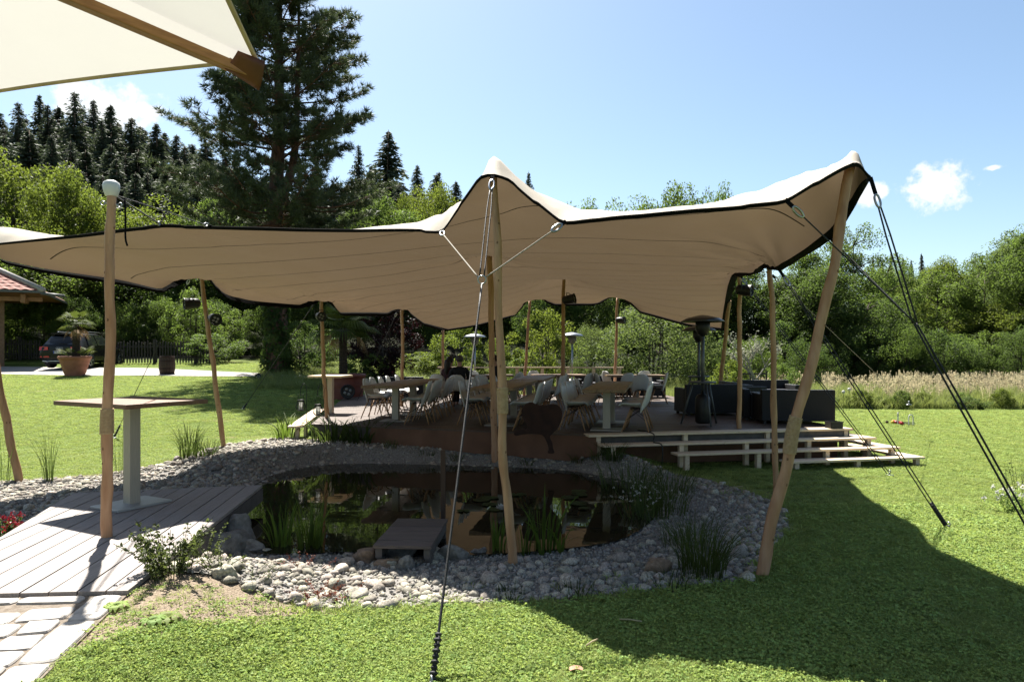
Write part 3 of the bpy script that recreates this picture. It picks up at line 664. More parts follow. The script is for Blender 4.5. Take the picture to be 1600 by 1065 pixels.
# small pulled wrinkles running out from the poles and fixings
for wp, am in ([(P(770, 262, 6.5), .010), (P(1337, 245, 6.1), .009), (P(690, 360, 6.85), .016), (P(880, 347, 5.95), .016), (P(1225, 314, 5.6), .022), (P(1217, 422, 8.25), .022), (P(255, 350.5, 8.55), .012), (P(765, 392, 11.66), .018), (P(881, 420, 17.0), .02)]
        +[(p, .028) for p in (left[5], left[11], left[15], back[4], back[8], right[5], right[8], left[7], left[9])]):
    dx = T[..., 0]-wp.x; dy = T[..., 1]-wp.y; d = np.hypot(dx, dy); an = np.arctan2(dy, dx)
    T[..., 2] += am*np.exp(-d/.75)*np.clip(d/.12, 0, 1)*(np.sin(an*11+2.1*np.sin(d*2.2)+wp.x*3)+.6*np.sin(an*19+wp.x))*np.where(pin & (d < .3), 0, 1)
tent = thing('stretch_tent', 'large beige stretch tent with black hems spanning pond and deck', 'tent', (0, 12, 0))
ii = np.arange(NU*NV).reshape(NU, NV)
fc = np.stack([ii[:-1, :-1], ii[1:, :-1], ii[1:, 1:], ii[:-1, 1:]], -1).reshape(-1, 4)
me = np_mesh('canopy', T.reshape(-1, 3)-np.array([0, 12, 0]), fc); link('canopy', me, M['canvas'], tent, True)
# hem ribbons
def ribbon(edge, inner, w, drop, name):
    """webbing sewn along the edge, folded inwards and down"""
    e = np.asarray(edge); q = np.asarray(inner)-e; q = q/np.linalg.norm(q, axis=1, keepdims=True)
    mb = MB(); n = len(e); vs = []
    for i in range(n):
        a = e[i]-q[i]*.010+[0, 0, .004]; b = e[i]+q[i]*w+[0, 0, -.008-drop]; nn = np.array([0, 0, -.007])-q[i]*.006
        vs += [a, b, b+nn, a+nn]
    fs = [(4*i+k, 4*i+(k+1) % 4, 4*i+4+(k+1) % 4, 4*i+4+k) for i in range(n-1) for k in range(4)]+[(0, 1, 2, 3), (4*n-1, 4*n-2, 4*n-3, 4*n-4)]
    mb.add(vs, fs); return mb.build(name, M['web'], tent)
ribbon(T[:, 0], T[:, 3], .02, .020, 'hem'); ribbon(T[-1], T[-5], .13, .06, 'hem'); ribbon(T[:, -1], T[:, -4], .05, .06, 'hem'); ribbon(T[0], T[5], .06, .09, 'hem')
# sewn seams from the left hem to the right hem
tv = np.linalg.norm(np.diff(T[NU//2], axis=0), axis=1).cumsum(); tv = np.concatenate([[0], tv]); nxt = .85
sn = 0
for j in range(2, NV-3):
    if tv[j] >= nxt:
        nxt += 1.0
        row = T[:, j]; nx_ = T[:, j+1]; dq = (nx_-row); dq /= np.linalg.norm(dq, axis=1, keepdims=True); mb = MB(); vs = []
        i0, i1 = (3, NU-4)
        for i in range(i0, i1):
            o = np.array([0, 0, -.004]); vs += [row[i]-dq[i]*.009+o, row[i]+dq[i]*.009+o]
        mb.add(vs, [(2*k, 2*k+1, 2*k+3, 2*k+2) for k in range(i1-i0-1)]); mb.build('seam', M['seam'], tent)
def reinf(px, py, D): pass

# ------------------------------------------------------------------ tent poles
def pole(pts, r0, r1, label, bind=None, cap=False, name='tent_pole', n=28):
    base = Vector(pts[0]); cr = catmull(pts, n); k = len(cr); ph = random.uniform(0, 6)
    cr = [p+Vector((math.sin(i*.9+ph)*.005+math.sin(i*.37+ph)*.006, math.cos(i*.7+ph)*.006, 0)) if 0 < i < k-1 else p for i, p in enumerate(cr)]
    r0, r1 = r0*.9, r1*.9; rad = [r0+(r1-r0)*i/(k-1)+math.sin(i*1.3+ph)*.0018+(random.uniform(.002, .006) if random.random() < .18 else 0) for i in range(k)]
    t = thing(name, label, 'pole', base, 0, 'wooden tent poles')
    shaft = MB().tube([cr[0]-Vector((0, 0, .12))]+cr, [rad[0]]+rad, 12, jit=.03).build('shaft', M['pole'], t, True)
    kn = MB()
    for q in range(9):
        i = random.randrange(3, k-3); a = random.uniform(PI, 2*PI); p = cr[i]+Vector((math.cos(a)*rad[i]*.92, math.sin(a)*rad[i]*.92, 0)); kn.sphere(p, rad[i]*.20, (1, 1, 1.7), 7, 5)
    tag(kn.build('knots', M['knot'], shaft, True), kind='stuff')
    if bind:
        z0, z1 = bind; seg = [(p, r_) for p, r_ in zip(cr, rad)]
        def at(z):
            for (a, ra), (b, rb) in zip(seg, seg[1:]):
                if a.z <= z <= b.z: f = (z-a.z)/max(b.z-a.z, 1e-6); return a.lerp(b, f), ra+(rb-ra)*f, (b-a).normalized()
            return seg[-1][0], seg[-1][1], Vector((0, 0, 1))
        bm_ = MB(); turns = int((z1-z0)/.011); pts_ = []
        for i in range(turns*10+1):
            z = z0+(z1-z0)*i/(turns*10); c, r_, d = at(z); a = 2*PI*i/10; x = d.cross(Vector((0, 1, 0))).normalized(); y = d.cross(x)
            pts_.append(c+(x*math.cos(a)+y*math.sin(a))*(r_+.006))
        bm_.tube(pts_, .0062, 5); bm_.build('rope_binding', M['binding'], t, True)
    if cap:
        top = cr[-1]; mb = MB().lathe([(.034, -.06), (.05, -.05), (.066, .0), (.07, .035), (.062, .065), (.035, .082), (.002, .086)], top, 18); mb.build('cap', M['white'], t, True)
        mb = MB(); mb.torus(top+Vector((-.075, 0, -.115)), .018, .005, (0, 1, 0)); mb.torus(top+Vector((.075, 0, -.13)), .018, .005, (0, 1, 0)); mb.tube([top+Vector((-.06, 0, -.115)), top+Vector((.06, 0, -.13))], .006, 6); mb.build('eye_bolt', M['steel'], t, True)
    return t
gp = G
pole([P(167, 838, 5.97), P(168, 700, 5.97), P(171, 500, 5.98), P(172, 400, 5.97), P(174, 297, 5.97)], .049, .040, 'straight wooden pole with white cap standing on the grey platform', (1.20, 1.42), True)
pole([P(801, 880, 6.18), P(796, 800, 6.18), P(787, 725, 6.2), P(785, 640, 6.25), P(779, 500, 6.35), P(777, 380, 6.4), P(771, 262, 6.55)], .046, .038, 'crooked wooden pole on the front gravel rising to the middle peak', (1.35, 1.585))
pole([P(1190, 900, 5.82), P(1203, 820, 5.82), P(1228, 735, 5.82), P(1243, 660, 5.83), P(1270, 560, 5.85), P(1292, 460, 5.9), P(1308, 385, 5.95), P(1329, 258, 6.05)], .056, .044, 'thick bent wooden pole leaning right under the highest tent corner', (1.05, 1.36))
pole([P(1212, 775, 9.1), P(1210, 650, 9.1), P(1207, 500, 9.15), P(1203, 413, 9.2)], .044, .036, 'slim pole on the grass just behind the thick leaning pole')
pole([P(1155, 667, 12.3), P(1156, 540, 12.3), P(1155, 427, 12.3)], .047, .04, 'pole on the deck edge between heater and black sofa')
pole([P(352, 712, 12.7), P(338, 610, 12.7), P(326, 520, 12.75), P(314, 427, 12.8)], .052, .042, 'leaning pole on the stones left of the pond carrying two spotlights', None)
pole([P(511, 652, 14.3), P(505, 560, 14.3), P(502, 466, 14.3)], .05, .042, 'pole at the front left deck corner behind the hanging lanterns')
pole([P(627, 634, 17.5), P(629, 560, 17.5), P(628, 482, 17.7)], .05, .042, 'pole on the left deck edge between white chairs and black sofa')
pole([P(691, 612, 22.3), P(692, 560, 22.2), P(692, 516, 22.0)], .055, .045, 'thin distant pole beside the long haired seated person')
pole([Vector((P(773, 703, 11.7).x, 11.7, gz1(P(773, 703, 11.7).x, 11.7))), P(769, 560, 11.7), P(765, 396, 11.66)], .062, .05, 'dark shaded pole directly behind the crooked front pole')
pole([P(880, 600, 17.3), P(880, 520, 17.1), P(881, 424, 17.0)], .058, .045, 'inner pole carrying the largest spotlight under the second roof peak')
pole([P(819, 612, 21.0), P(822, 560, 21.1), P(828, 470, 21.2)], .052, .042, 'leaning pole at the back rail left of the silver heater')
pole([P(961, 610, 20.6), P(962, 560, 20.7), P(965, 465, 20.8)], .052, .042, 'upright pole at the right end of the back rail')
pole([P(1125, 612, 18.0), P(1130, 560, 17.6), P(1140, 470, 16.6)], .062, .05, 'leaning pole at the back right tent corner behind the heaters')
b_ = P(30, 752, 10.1)
pole([Vector((b_.x, b_.y, gz1(b_.x, b_.y))), P(14, 680, 10.1), P(0, 603, 10.05), P(-28, 470, 10), P(-53, 345, 9.92)], .062, .048, 'pole at the left picture edge leaning outward over the stones')

# ------------------------------------------------------------------ ropes with hooks, ratchets and ground anchors
def hook(a, b, size=.1):
    """karabiner from a towards b"""
    a, b = Vector(a), Vector(b); d = (b-a).normalized(); s = d.cross(Vector((0, 1, 0))).normalized()*size*.15; p = [a, a+s*.9+d*size*.2, a+s+d*size*.7, a+d*size, a-s+d*size*.75, a-s+d*size*.25, a]
    return MB().tube(catmull(p, 24), size*.075, 6)
def anchor(root, p, up):
    mb = MB(); mb.lathe([(.06, 0), (.06, .008), (.02, .012)], p, 14); mb.tube([p, p+Vector((0, 0, .05))], .012, 8); mb.torus(p+Vector((0, 0, .06)), .022, .006, (1, .3, 0)); mb.build('anchor_plate', M['steel'], root, True)
def rope(label, a, b, r=.006, double=True, strap=None, hooked=True, ratchet=None, anch=True, m='rope', sag=.0, name='guy_rope', gap=.018):
    a, b = Vector(a), Vector(b); t = thing(name, label, 'rope', b, 0, 'tent guy ropes'); d = (b-a); L = d.length; d.normalize()
    side = d.cross(Vector((0, 1, 0)))
    if side.length < .1: side = d.cross(Vector((1, 0, 0)))
    side.normalize(); s0 = a
    if strap: MB().bar(a, a+d*strap, .035, .008, (0, 1, 0)).build('strap', M['web'], t); s0 = a+d*strap
    if hooked: hook(s0, b, .13).build('hook', M['steel'], t, True); s0 = s0+d*.12
    e = b-d*(.04 if anch else 0)
    for k in ((-1, 1) if double else (0,)):
        pts = [s0.lerp(e, i/12)+side*k*gap*(.5+.5*min(1, i/3))+Vector((0, 0, -sag*4*(i/12)*(1-i/12))) for i in range(13)]
        MB().tube(pts, r, 6).build('line', M[m], t, True)
    if ratchet:
        mb = MB(); n = 9
        for i in range(n):
            q = e-d*(ratchet*(1-i/(n-1))+.02); mb.torus(q, .012+.004*(i % 2), .010, d, 10, 6)
        mb.tube([e-d*(ratchet+.03), e-d*.01], .015, 7); mb.build('knot_wrap', M['rope'], t, True)
    if anch: anchor(t, b, d)
    return t
ring = P(753, 437, 5.57)
gA = G(674, 1078, 0)
pk = Vector(T[ip, 0])
rt = thing('bridle_ring', 'galvanised ring where three tent ropes meet before the crooked pole', 'ring', ring)
MB().torus(ring, .033, .006, (0, 1, .1), 20, 7).build('ring', M['steel'], rt, True)
# front middle: doubled line from the peak, two bridles, and the line down to the lawn
rope('doubled dark rope from the middle peak down to the ring', pk+Vector((-.02, -.02, -.02)), ring+Vector((0, 0, .035)), .006, True, .06, True, None, False)
nl = Vector(T[int(np.argmin(np.abs(B_f[:, 0]-P(690, 360, 6.85).x))), 0]); nr = Vector(T[int(np.argmin(np.abs(B_f[:, 0]-P(880, 347, 5.95).x))), 0])
rope('pale single rope from the ring up left to the tent hem', nl, ring+Vector((-.03, 0, .02)), .006, False, .05, True, None, False, 'rope_w')
rope('pale single rope from the ring up right to the tent hem', nr, ring+Vector((.03, 0, .02)), .006, False, .05, True, None, False, 'rope_w')
rope('long grey rope from the ring to a black wrapped knot in the foreground lawn', ring+Vector((0, 0, -.035)), gA, .0085, False, None, False, .24, True, 'rope')
# right corner
j3 = P(1430, 505, 5.95); ga = G(1668, 930, 0)
CRv = Vector(T[-1, 0])
rope('thick doubled rope from the highest right corner, upper half', CRv, j3, .008, True, .16, True, None, False, gap=.02)
rope('thick doubled rope running out of the picture at right, lower half', j3, ga, .009, True, None, False, .3, True, gap=.02)
ar_ = Vector(T[int(np.argmin(np.abs(B_f[:, 0]-P(1225, 314, 5.6).x))), 0])
rope('rope with silver hook from the right front hem across the leaning pole', ar_, j3, .006, False, .09, True, None, False)
rope('rope from the right side hem to the doubled corner rope', Vector(T[-1, 12]), j3, .006, False, .1, False, None, False)
hr = Vector(T[-1, int(np.argmin(np.abs(B_r[:, 0]-P(1217, 422, 8.25).x)+np.abs(B_r[:, 1]-8.25)))])
rope('doubled rope to the silver anchor on the sunny lawn right of the steps', hr, G(1482, 827, 0), .007, True, .1, True, .25, True)
rope('doubled rope to the anchor just in front of the lowest step', P(1155, 428, 12.2), G(1390, 742, 0), .007, True, .1, True, .0, True)
rope('pale rope from the slim right pole into the trees', P(1207, 430, 9.3), P(1420, 632, 15.0), .004, False, .1, True, None, True, 'rope_w')
# left side
lp = P(175, 303, 5.97); la = Vector(T[int(np.argmin(np.abs(B_f[:, 0]-P(255, 350.5, 8.55).x))), 0]); lb = Vector(T[int(np.argmin(np.abs(B_f[:, 0]-P(330, 354, 8.4).x))), 0])
rope('black rope tying the white capped pole to the tent hem', la, lp, .008, False, .1, True, None, False)
rope('thin grey rope from the white capped pole along the front hem', lb, lp, .005, False, .1, True, None, False)
st = MB(); q0 = P(195, 309, 6.05); st.tube(catmull([q0, P(196, 345, 6.05), P(196, 372, 6.05), P(199, 384, 6.05)], 9), .008, 6)
tag(st.build('hanging_strap', M['web'], None, True, origin=q0), 'loose black strap end hanging beside the white capped pole', 'strap')
def ganch(px, py, D): p = P(px, py, D); return Vector((p.x, p.y, gz1(p.x, p.y)+.01))
rope('black rope to a lawn anchor behind the tall bar table', P(299, 430, 12.7), ganch(178, 687, 14.8), .007, False, .1, True, .35, True)
rope('black rope to the lawn anchor between platform and lanterns', P(497, 465, 14.2), ganch(380, 642, 19), .009, False, .1, True, .35, True)
rope('dark rope to the anchor beside the red pot', P(622, 484, 17.6), ganch(553, 626, 19.5), .008, False, .1, True, None, True)

# ------------------------------------------------------------------ trees
ORDN = 'first second third fourth fifth sixth seventh eighth ninth tenth eleventh twelfth thirteenth fourteenth fifteenth sixteenth seventeenth eighteenth nineteenth twentieth twenty-first twenty-second twenty-third twenty-fourth twenty-fifth twenty-sixth twenty-seventh twenty-eighth twenty-ninth thirtieth'.split()
def rand_unit(n):
    v = rng.normal(size=(n, 3)); return v/np.linalg.norm(v, axis=1, keepdims=True)
def leaf_quads(c, size, nrm=None, asp=.6, up=0.0):
    """rhombic leaves at c with random tilt"""
    n = len(c); a = rand_unit(n)
    if nrm is not None: a = a*.8+nrm*.9; a /= np.linalg.norm(a, axis=1, keepdims=True)
    a[:, 2] += up; a /= np.linalg.norm(a, axis=1, keepdims=True)
    t = np.cross(a, rand_unit(n)); t /= np.maximum(np.linalg.norm(t, axis=1, keepdims=True), 1e-6); b = np.cross(a, t)
    s = (np.asarray(size)*rng.uniform(.6, 1.3, n))[:, None]
    v = np.stack([c-t*s*.5, c+b*s*asp*.5+a*s*.08, c+t*s*.5, c-b*s*asp*.5+a*s*.08], 1).reshape(-1, 3)
    return v, np.arange(4*n).reshape(n, 4)
def broad_tree(seed, h, w, base, nclump, nleaf, lsize, crad, trunk_r, squash=1.0, drop=0.0, skew=0.0, stems=1):
    """returns (trunk mesh, crown mesh): limbs run from the trunk into leaf clumps spread through the crown"""
    global rng
    rng = np.random.default_rng(seed); random.seed(seed)
    ch = h-base; cz = base+ch*.52; cl = []
    while len(cl) < nclump:
        p = rng.uniform(-1, 1, 3); r = np.linalg.norm(p)
        if r > 1 or r < .25: continue
        p = p/r*(r**.45)
        x, y, z = p[0]*w/2, p[1]*w/2, p[2]*ch/2*squash
        k = 1+.20*math.sin(3*math.atan2(y, x)+seed)+.14*math.sin(5*math.atan2(y, x)+z*1.3+seed*2)
        if p[2] < -.3: k *= .8
        cl.append((x*k+skew*p[2], y*k, cz+z))
    cl = np.array(cl); tb = MB(); tops = []
    for s_ in range(stems):
        a = 2*PI*s_/max(stems, 1)+seed; o = Vector((math.cos(a), math.sin(a), 0))*(.0 if stems == 1 else trunk_r*2)
        tp = [o+Vector((0, 0, -.3)), o+Vector((random.uniform(-.1, .1), random.uniform(-.1, .1), base*.5)), o*1.5+Vector((random.uniform(-.25, .25), random.uniform(-.25, .25), base)), o*2+Vector((skew*.3, 0, cz)), o*2+Vector((skew*.6, 0, cz+ch*.33))]
        cr = catmull(tp, 16); tb.tube(cr, [trunk_r*(1.25 if i == 0 else 1)*(1-.8*i/(len(cr)-1)) for i in range(len(cr))], 8)
        tops.append(cr)
    for i in range(0, nclump, max(1, nclump//22)):
        q = Vector(cl[i]); cr = tops[i % stems]; s0 = min(cr[3:], key=lambda p: abs(p.z-(q.z-.35*(q-Vector((0, 0, q.z))).length)))
        mid = s0.lerp(q, .5)+Vector((0, 0, .12*(q-s0).length)); lim = catmull([s0, mid, q], 8)
        tb.tube(lim, [trunk_r*.38*(1-.8*k/(len(lim)-1)) for k in range(len(lim))], 5)
    pts, nr = [], []
    per = nleaf//nclump
    for c in cl:
        rr = crad*rng.uniform(.6, 1.25); d = rand_unit(per); rad = rr*rng.uniform(.35, 1.0, per)**.6
        d2 = d*rad[:, None]*np.array([1, 1, .86]); d2[:, 2] -= drop*np.abs(d2[:, 0]+d2[:, 1])*.5
        pts.append(c+d2); nr.append(d*.55+np.array([0, 0, .28]))
    v, f = leaf_quads(np.concatenate(pts), lsize, np.concatenate(nr))
    return tb.mesh('trunk'), np_mesh('crown', v, f)
def spruce(seed, h, w, dens=1.0):
    global rng
    rng = np.random.default_rng(seed); random.seed(seed)
    tb = MB(); tb.tube([(0, 0, -.5), (0, 0, h*.5), (0, 0, h*.99)], [h*.016, h*.009, .02], 7)
    c, d, s = [], [], []; z = h*.07
    while z < h*.985:
        t = 1-z/h; L = w/2*(t**.8)*rng.uniform(.62, 1.2)+.06; nb = int((8+6*t)*dens)
        for k in range(nb):
            a = rng.uniform(0, 2*PI); l = L*rng.uniform(.6, 1.2); m = max(3, int(l*3.2))
            for q in range(m):
                f = (q+.6)/m; dr = -.30*l*f*f+.10*l*f
                for side in (-1, 0, 1):
                    o = np.array([math.cos(a)*l*f-math.sin(a)*side*.22*l*f, math.sin(a)*l*f+math.cos(a)*side*.22*l*f, z+dr-(.14 if side == 0 else .0)+rng.uniform(-.1, .1)])
                    c.append(o); dd = np.array([math.cos(a+side*.7), math.sin(a+side*.7), -.55+rng.uniform(-.3, .2)]); d.append(dd/np.linalg.norm(dd)); s.append((.13+.62*t**.65)*rng.uniform(.6, 1.2))
        z += .42*(.55+.6*t)*h/20
    c, d, s = np.array(c), np.array(d), np.array(s)[:, None]; n = len(c)
    t = np.cross(d, rand_unit(n)); t /= np.linalg.norm(t, axis=1, keepdims=True)
    v = np.stack([c-d*s*.5, c+t*s*.26, c+d*s*.75, c-t*s*.26], 1).reshape(-1, 3)
    return tb.mesh('trunk'), np_mesh('crown', v, np.arange(4*n).reshape(n, 4))
SP = {}
SP['oak'] = broad_tree(11, 12, 9.5, 2.4, 80, 27000, .23, 1.5, .28)
SP['lime'] = broad_tree(12, 13, 8.0, 1.8, 85, 27000, .22, 1.4, .24)
SP['tall'] = broad_tree(13, 17, 7.0, 2.6, 95, 27000, .23, 1.35, .22, skew=.5)
SP['airy'] = broad_tree(14, 15, 6.5, 3.6, 62, 13000, .21, 1.15, .18, skew=.9)
SP['bush'] = broad_tree(15, 3.0, 3.6, .15, 46, 8000, .14, .48, .05, stems=4)
SP['shrub'] = broad_tree(16, 4.2, 3.6, .3, 48, 9000, .13, .50, .06, stems=3)
SP['wildbush'] = broad_tree(17, 6.0, 6.4, .2, 85, 22000, .135, .85, .09, stems=5, drop=.4)
SP['spruce'] = spruce(21, 20, 7.5); SP['fir'] = spruce(22, 20, 6.2); SP['youngspruce'] = spruce(23, 20, 8.5, .9)
HT, WT = {}, {}
for k_, (a_, c_) in list(SP.items()):
    q = np.empty(len(c_.vertices)*3, np.float32); c_.vertices.foreach_get('co', q); q = q.reshape(-1, 3)
    HT[k_] = float(np.percentile(q[:, 2], 99.8)); WT[k_] = float(np.mean(np.percentile(q[:, :2], 98.5, axis=0)-np.percentile(q[:, :2], 1.5, axis=0)))
rng = np.random.default_rng(99); random.seed(99)
def tree(name, kind, leafm, x, y, hscale, label, wscale=None, group=None, rz=None, z=None, bark='bark', cat='tree'):
    tm, cm = SP[kind]; key = (kind, leafm)
    if key not in SP:
        c2 = cm.copy() if cm.materials else cm
        c2.materials.clear(); c2.materials.append(M[leafm])
        if not tm.materials: tm.materials.append(M[bark])
        SP[key] = c2
    z = gz1(x, y) if z is None else z
    t = thing(name, label, cat, (x, y, z-.05), random.uniform(0, 2*PI) if rz is None else rz, group)
    ws = wscale or hscale; t.scale = (ws, ws, hscale)
    link('trunk', tm, None, t, True); link('crown', SP[key], None, t)
    return t
def tree_px(name, kind, leafm, px, D, top, label, wpx=None, group=None, **k):
    x = (px-800)/F*D; z = gz1(x, D); ht = CH+(HY-top)/F*D-z; hs = max(.1, ht/HT[kind]); ws = (wpx/F*D)/WT[kind] if wpx else hs
    return tree(name, kind, leafm, x, D, hs, label, ws, group, **k)

# conifers on the hillside at left
row1 = [(-40, 150), (-5, 172), (28, 162), (62, 150), (90, 168), (116, 146), (146, 158), (172, 165), (206, 186), (226, 204), (244, 194), (276, 212), (300, 226), (322, 220), (352, 228)]
row1 = row1+[(a+13, b+22+9*math.sin(a)) for a, b in row1]
for i, (px, top) in enumerate(row1):
    tree_px('spruce_tree', ('spruce', 'fir', 'youngspruce')[i % 3], 'needle', px, 92+6*math.sin(i*2.3), top, 'tall dark spruce on the hillside skyline, %s from the left picture edge' % ORDN[i], 86+14*math.sin(i*1.7), 'spruces on the left hillside')
for i in range(16):
    px = -30+i*28+random.uniform(-9, 9); top = 215+i*4+random.uniform(-22, 26)
    tree_px('spruce_tree', ('fir', 'spruce', 'youngspruce')[i % 3], 'needle', px, 76+random.uniform(-5, 5), top, 'dark lower slope spruce, %s from the left edge' % ORDN[i], 96+random.uniform(-12, 18), 'spruces on the lower left slope')
for i in range(28):
    px = -25+i*26+random.uniform(-7, 7); top = (262 if px < 330 else 285)+random.uniform(-16, 18)
    tree_px('spruce_tree', ('spruce', 'youngspruce', 'fir')[i % 3], 'needle', px, 67+random.uniform(-4, 4), top, 'dark spruce in the lowest conifer row, %s from the left picture edge' % ORDN[i], 90+random.uniform(-12, 18), 'lowest row of dark spruces')
row2 = [(560, 228, 46), (607, 206, 78), (652, 259, 52), (686, 270, 48), (712, 284, 50), (742, 300, 50), (826, 271, 40), (780, 300, 46), (580, 260, 50), (630, 290, 60)]
for i, (px, top, w) in enumerate(row2):
    lab = 'tallest spruce between the big pine and the tent peak' if i == 1 else ('lone spruce tip showing just right of the tent peak' if i == 6 else 'dark spruce between big pine and tent peak, %s counted from the pine' % ORDN[i])
    tree_px('spruce_tree', ('youngspruce', 'fir', 'spruce')[i % 3], 'needle', px, 82 if i != 1 else 74, top, lab, w*1.25, 'spruces behind the tent peak' if i not in (1, 6) else None)
# broadleaves at left
for px, D, top, kd, lf, w, lab in ((20, 55, 236, 'oak', 'leaf_b', 190, 'sunlit lime green tree at the left picture edge above the tent'), (108, 50, 262, 'lime', 'leaf_b', 120, 'sunlit tree just left of the white capped pole top'),
        (150, 52, 318, 'oak', 'leaf_b', 190, 'low bright tree crown behind the white capped pole'), (262, 53, 316, 'oak', 'leaf_b', 170, 'bright leafy tree between capped pole and big pine'),
        (340, 52, 308, 'lime', 'leaf_a', 130, 'green tree half hidden behind the big pine at its left'), (-60, 50, 300, 'oak', 'leaf_a', 180, 'mid green tree beyond the left edge of the picture')):
    tree_px('broadleaf_tree', kd, lf, px, D, top, lab, w)
for px, D, top, kd, lf, w, lab in ((10, 47, 395, 'oak', 'leaf_a', 170, 'dark leafed tree behind the tiled hut roof'), (95, 46, 380, 'oak', 'leaf_a', 210, 'broad tree with thick forked trunk behind the parked car'), (205, 47, 385, 'oak', 'leaf_c', 200, 'shaded broad tree behind the picket fence right of the car'),
        (300, 49, 370, 'oak', 'leaf_a', 190, 'leafy tree behind the oak barrel'), (375, 49, 380, 'lime', 'leaf_c', 150, 'shaded tree left of the ivy covered trunk'), (460, 46, 330, 'oak', 'leaf_c', 170, 'dark tree right of the ivy covered trunk'),
        (590, 52, 300, 'lime', 'leaf_a', 120, 'green tree showing between the big pine and the spruces'), (560, 44, 420, 'oak', 'leaf_c', 150, 'dark tree behind the potted palm')):
    tree_px('broadleaf_tree', kd, lf, px, D, top, lab, w)
tree_px('broadleaf_tree', 'oak', 'leaf_b', 672, 60, 287, 'round bright yellow green tree left of the middle tent peak', 118)
tree_px('broadleaf_tree', 'lime', 'leaf_b', 632, 58, 306, 'smaller bright tree beside the round yellow green one', 60)
# trees behind and right of the tent
for i, (px, D, top, kd, lf, w) in enumerate(((905, 62, 314, 'oak', 'leaf_a', 110), (985, 62, 308, 'oak', 'leaf_a', 130), (1060, 60, 289, 'lime', 'leaf_a', 120), (1118, 58, 291, 'oak', 'leaf_a', 90))):
    tree_px('broadleaf_tree', kd, lf, px, D, top, ('low leafy crown peeping over the tent right of its middle peak', 'leafy crown over the middle of the right tent roof', 'highest leafy crown rising above the right tent roof', 'leafy crown where the tent roof starts climbing right')[i], w)
for i in range(16):
    px = 470+i*46+random.uniform(-12, 12)
    tree_px('broadleaf_tree', ('tall', 'lime', 'oak')[i % 3], 'leaf_c', px, 43+random.uniform(-3, 5), 395+random.uniform(-20, 20), 'shaded forest tree seen under the tent roof, %s from the left' % ORDN[i], 110, 'forest trees seen under the tent')
right_top = [(1150, 420), (1215, 430), (1255, 400), (1300, 372), (1335, 352), (1385, 395), (1430, 418), (1478, 412), (1520, 408), (1556, 386), (1598, 360), (1650, 350), (1720, 340)]
def rtop(px):
    for (a, b), (c, d) in zip(right_top, right_top[1:]):
        if a <= px <= c: return b+(d-b)*(px-a)/(c-a)
    return 345
rl = ['tall airy tree right behind the thick leaning pole', 'slender tree left of the doubled corner rope', 'pale green tree crossed by the doubled corner rope']
for i, (px, D, kd, lf, w, dt, lab) in enumerate(((1250, 40, 'tall', 'leaf_c', 110, 20, 'dark tree left of the thick leaning pole'), (1335, 43, 'airy', 'leaf_a', 100, 0, rl[0]), (1290, 38, 'tall', 'leaf_c', 110, 40, 'dark forest edge tree behind the slim poles'),
        (1385, 45, 'airy', 'leaf_a', 90, 4, rl[1]), (1440, 52, 'oak', 'leaf_b', 130, 14, rl[2]), (1465, 45, 'lime', 'leaf_a', 120, 8, 'broad mid green tree in the right forest edge'), (1525, 49, 'oak', 'leaf_a', 120, 6, 'rounded tree between corner rope and picture edge'),
        (1562, 50, 'airy', 'leaf_d', 90, 0, 'tall pale airy tree near the right picture edge'), (1602, 46, 'airy', 'leaf_d', 120, 0, 'tallest pale tree cut by the right picture edge'), (1560, 42, 'lime', 'leaf_b', 110, 90, 'light green tree low at the right forest edge'),
        (1640, 44, 'oak', 'leaf_a', 150, 20, 'tree just beyond the right picture edge'), (1355, 37, 'oak', 'leaf_c', 130, 90, 'dark low tree behind the meadow at the leaning pole'), (1410, 38, 'oak', 'leaf_c', 130, 100, 'dark low tree behind the crossing ropes'),
        (1210, 41, 'tall', 'leaf_c', 100, 10, 'dark tree behind the two slim right poles'), (1165, 42, 'tall', 'leaf_c', 110, 10, 'dark tree behind the pale blossoming tree'), (1490, 38, 'lime', 'leaf_a', 100, 110, 'leafy tree standing forward at the right forest edge'), (1110, 40, 'tall', 'leaf_c', 110, 50, 'dark tree behind the patio heaters'))):
    tree_px('broadleaf_tree', kd, lf, px, D, rtop(px)+dt, lab, w)
for i, (px, D, top, kd, lf, w, lab) in enumerate(((1265, 41, 385, 'tall', 'leaf_a', 80, 'tall fresh green tree rising left of the thick leaning pole'), (1312, 44, 356, 'airy', 'leaf_d', 70, 'airy pale tree directly behind the thick leaning pole'), (1580, 44, 372, 'tall', 'leaf_d', 80, 'tall pale green tree second from the right picture edge'), (1536, 43, 396, 'airy', 'leaf_a', 70, 'slim airy tree left of the tallest pale tree'), (1478, 47, 402, 'tall', 'leaf_b', 70, 'slender bright tree right of the doubled corner rope'), (1612, 41, 352, 'tall', 'leaf_a', 90, 'tall green tree half cut by the right picture edge'))):
    tree_px('broadleaf_tree', kd, lf, px, D, top, lab, w)
for i in range(16):
    px = 1370+random.uniform(-10, 10)+i*17; D = 120+random.uniform(0, 15)
    tree_px('broadleaf_tree', ('oak', 'lime')[i % 2], 'leaf_a', px, 78+random.uniform(-6, 8), 418+random.uniform(-8, 8)-(8 if i > 9 else 0), 'tree in the distant right forest, %s from the left' % ORDN[i], 55, 'distant trees behind the right forest')
for i, px in enumerate((1364, 1378, 1392, 1411, 1424, 1440, 1480, 1494)):
    tree_px('spruce_tree', ('spruce', 'fir')[i % 2], 'needle', px, 118+3*(i % 3), 402+6*math.sin(i*2.1)+(10 if px > 1450 else 0), 'small far spruce on the right skyline, %s from the left' % ORDN[i], 24, 'far spruces on the right skyline')
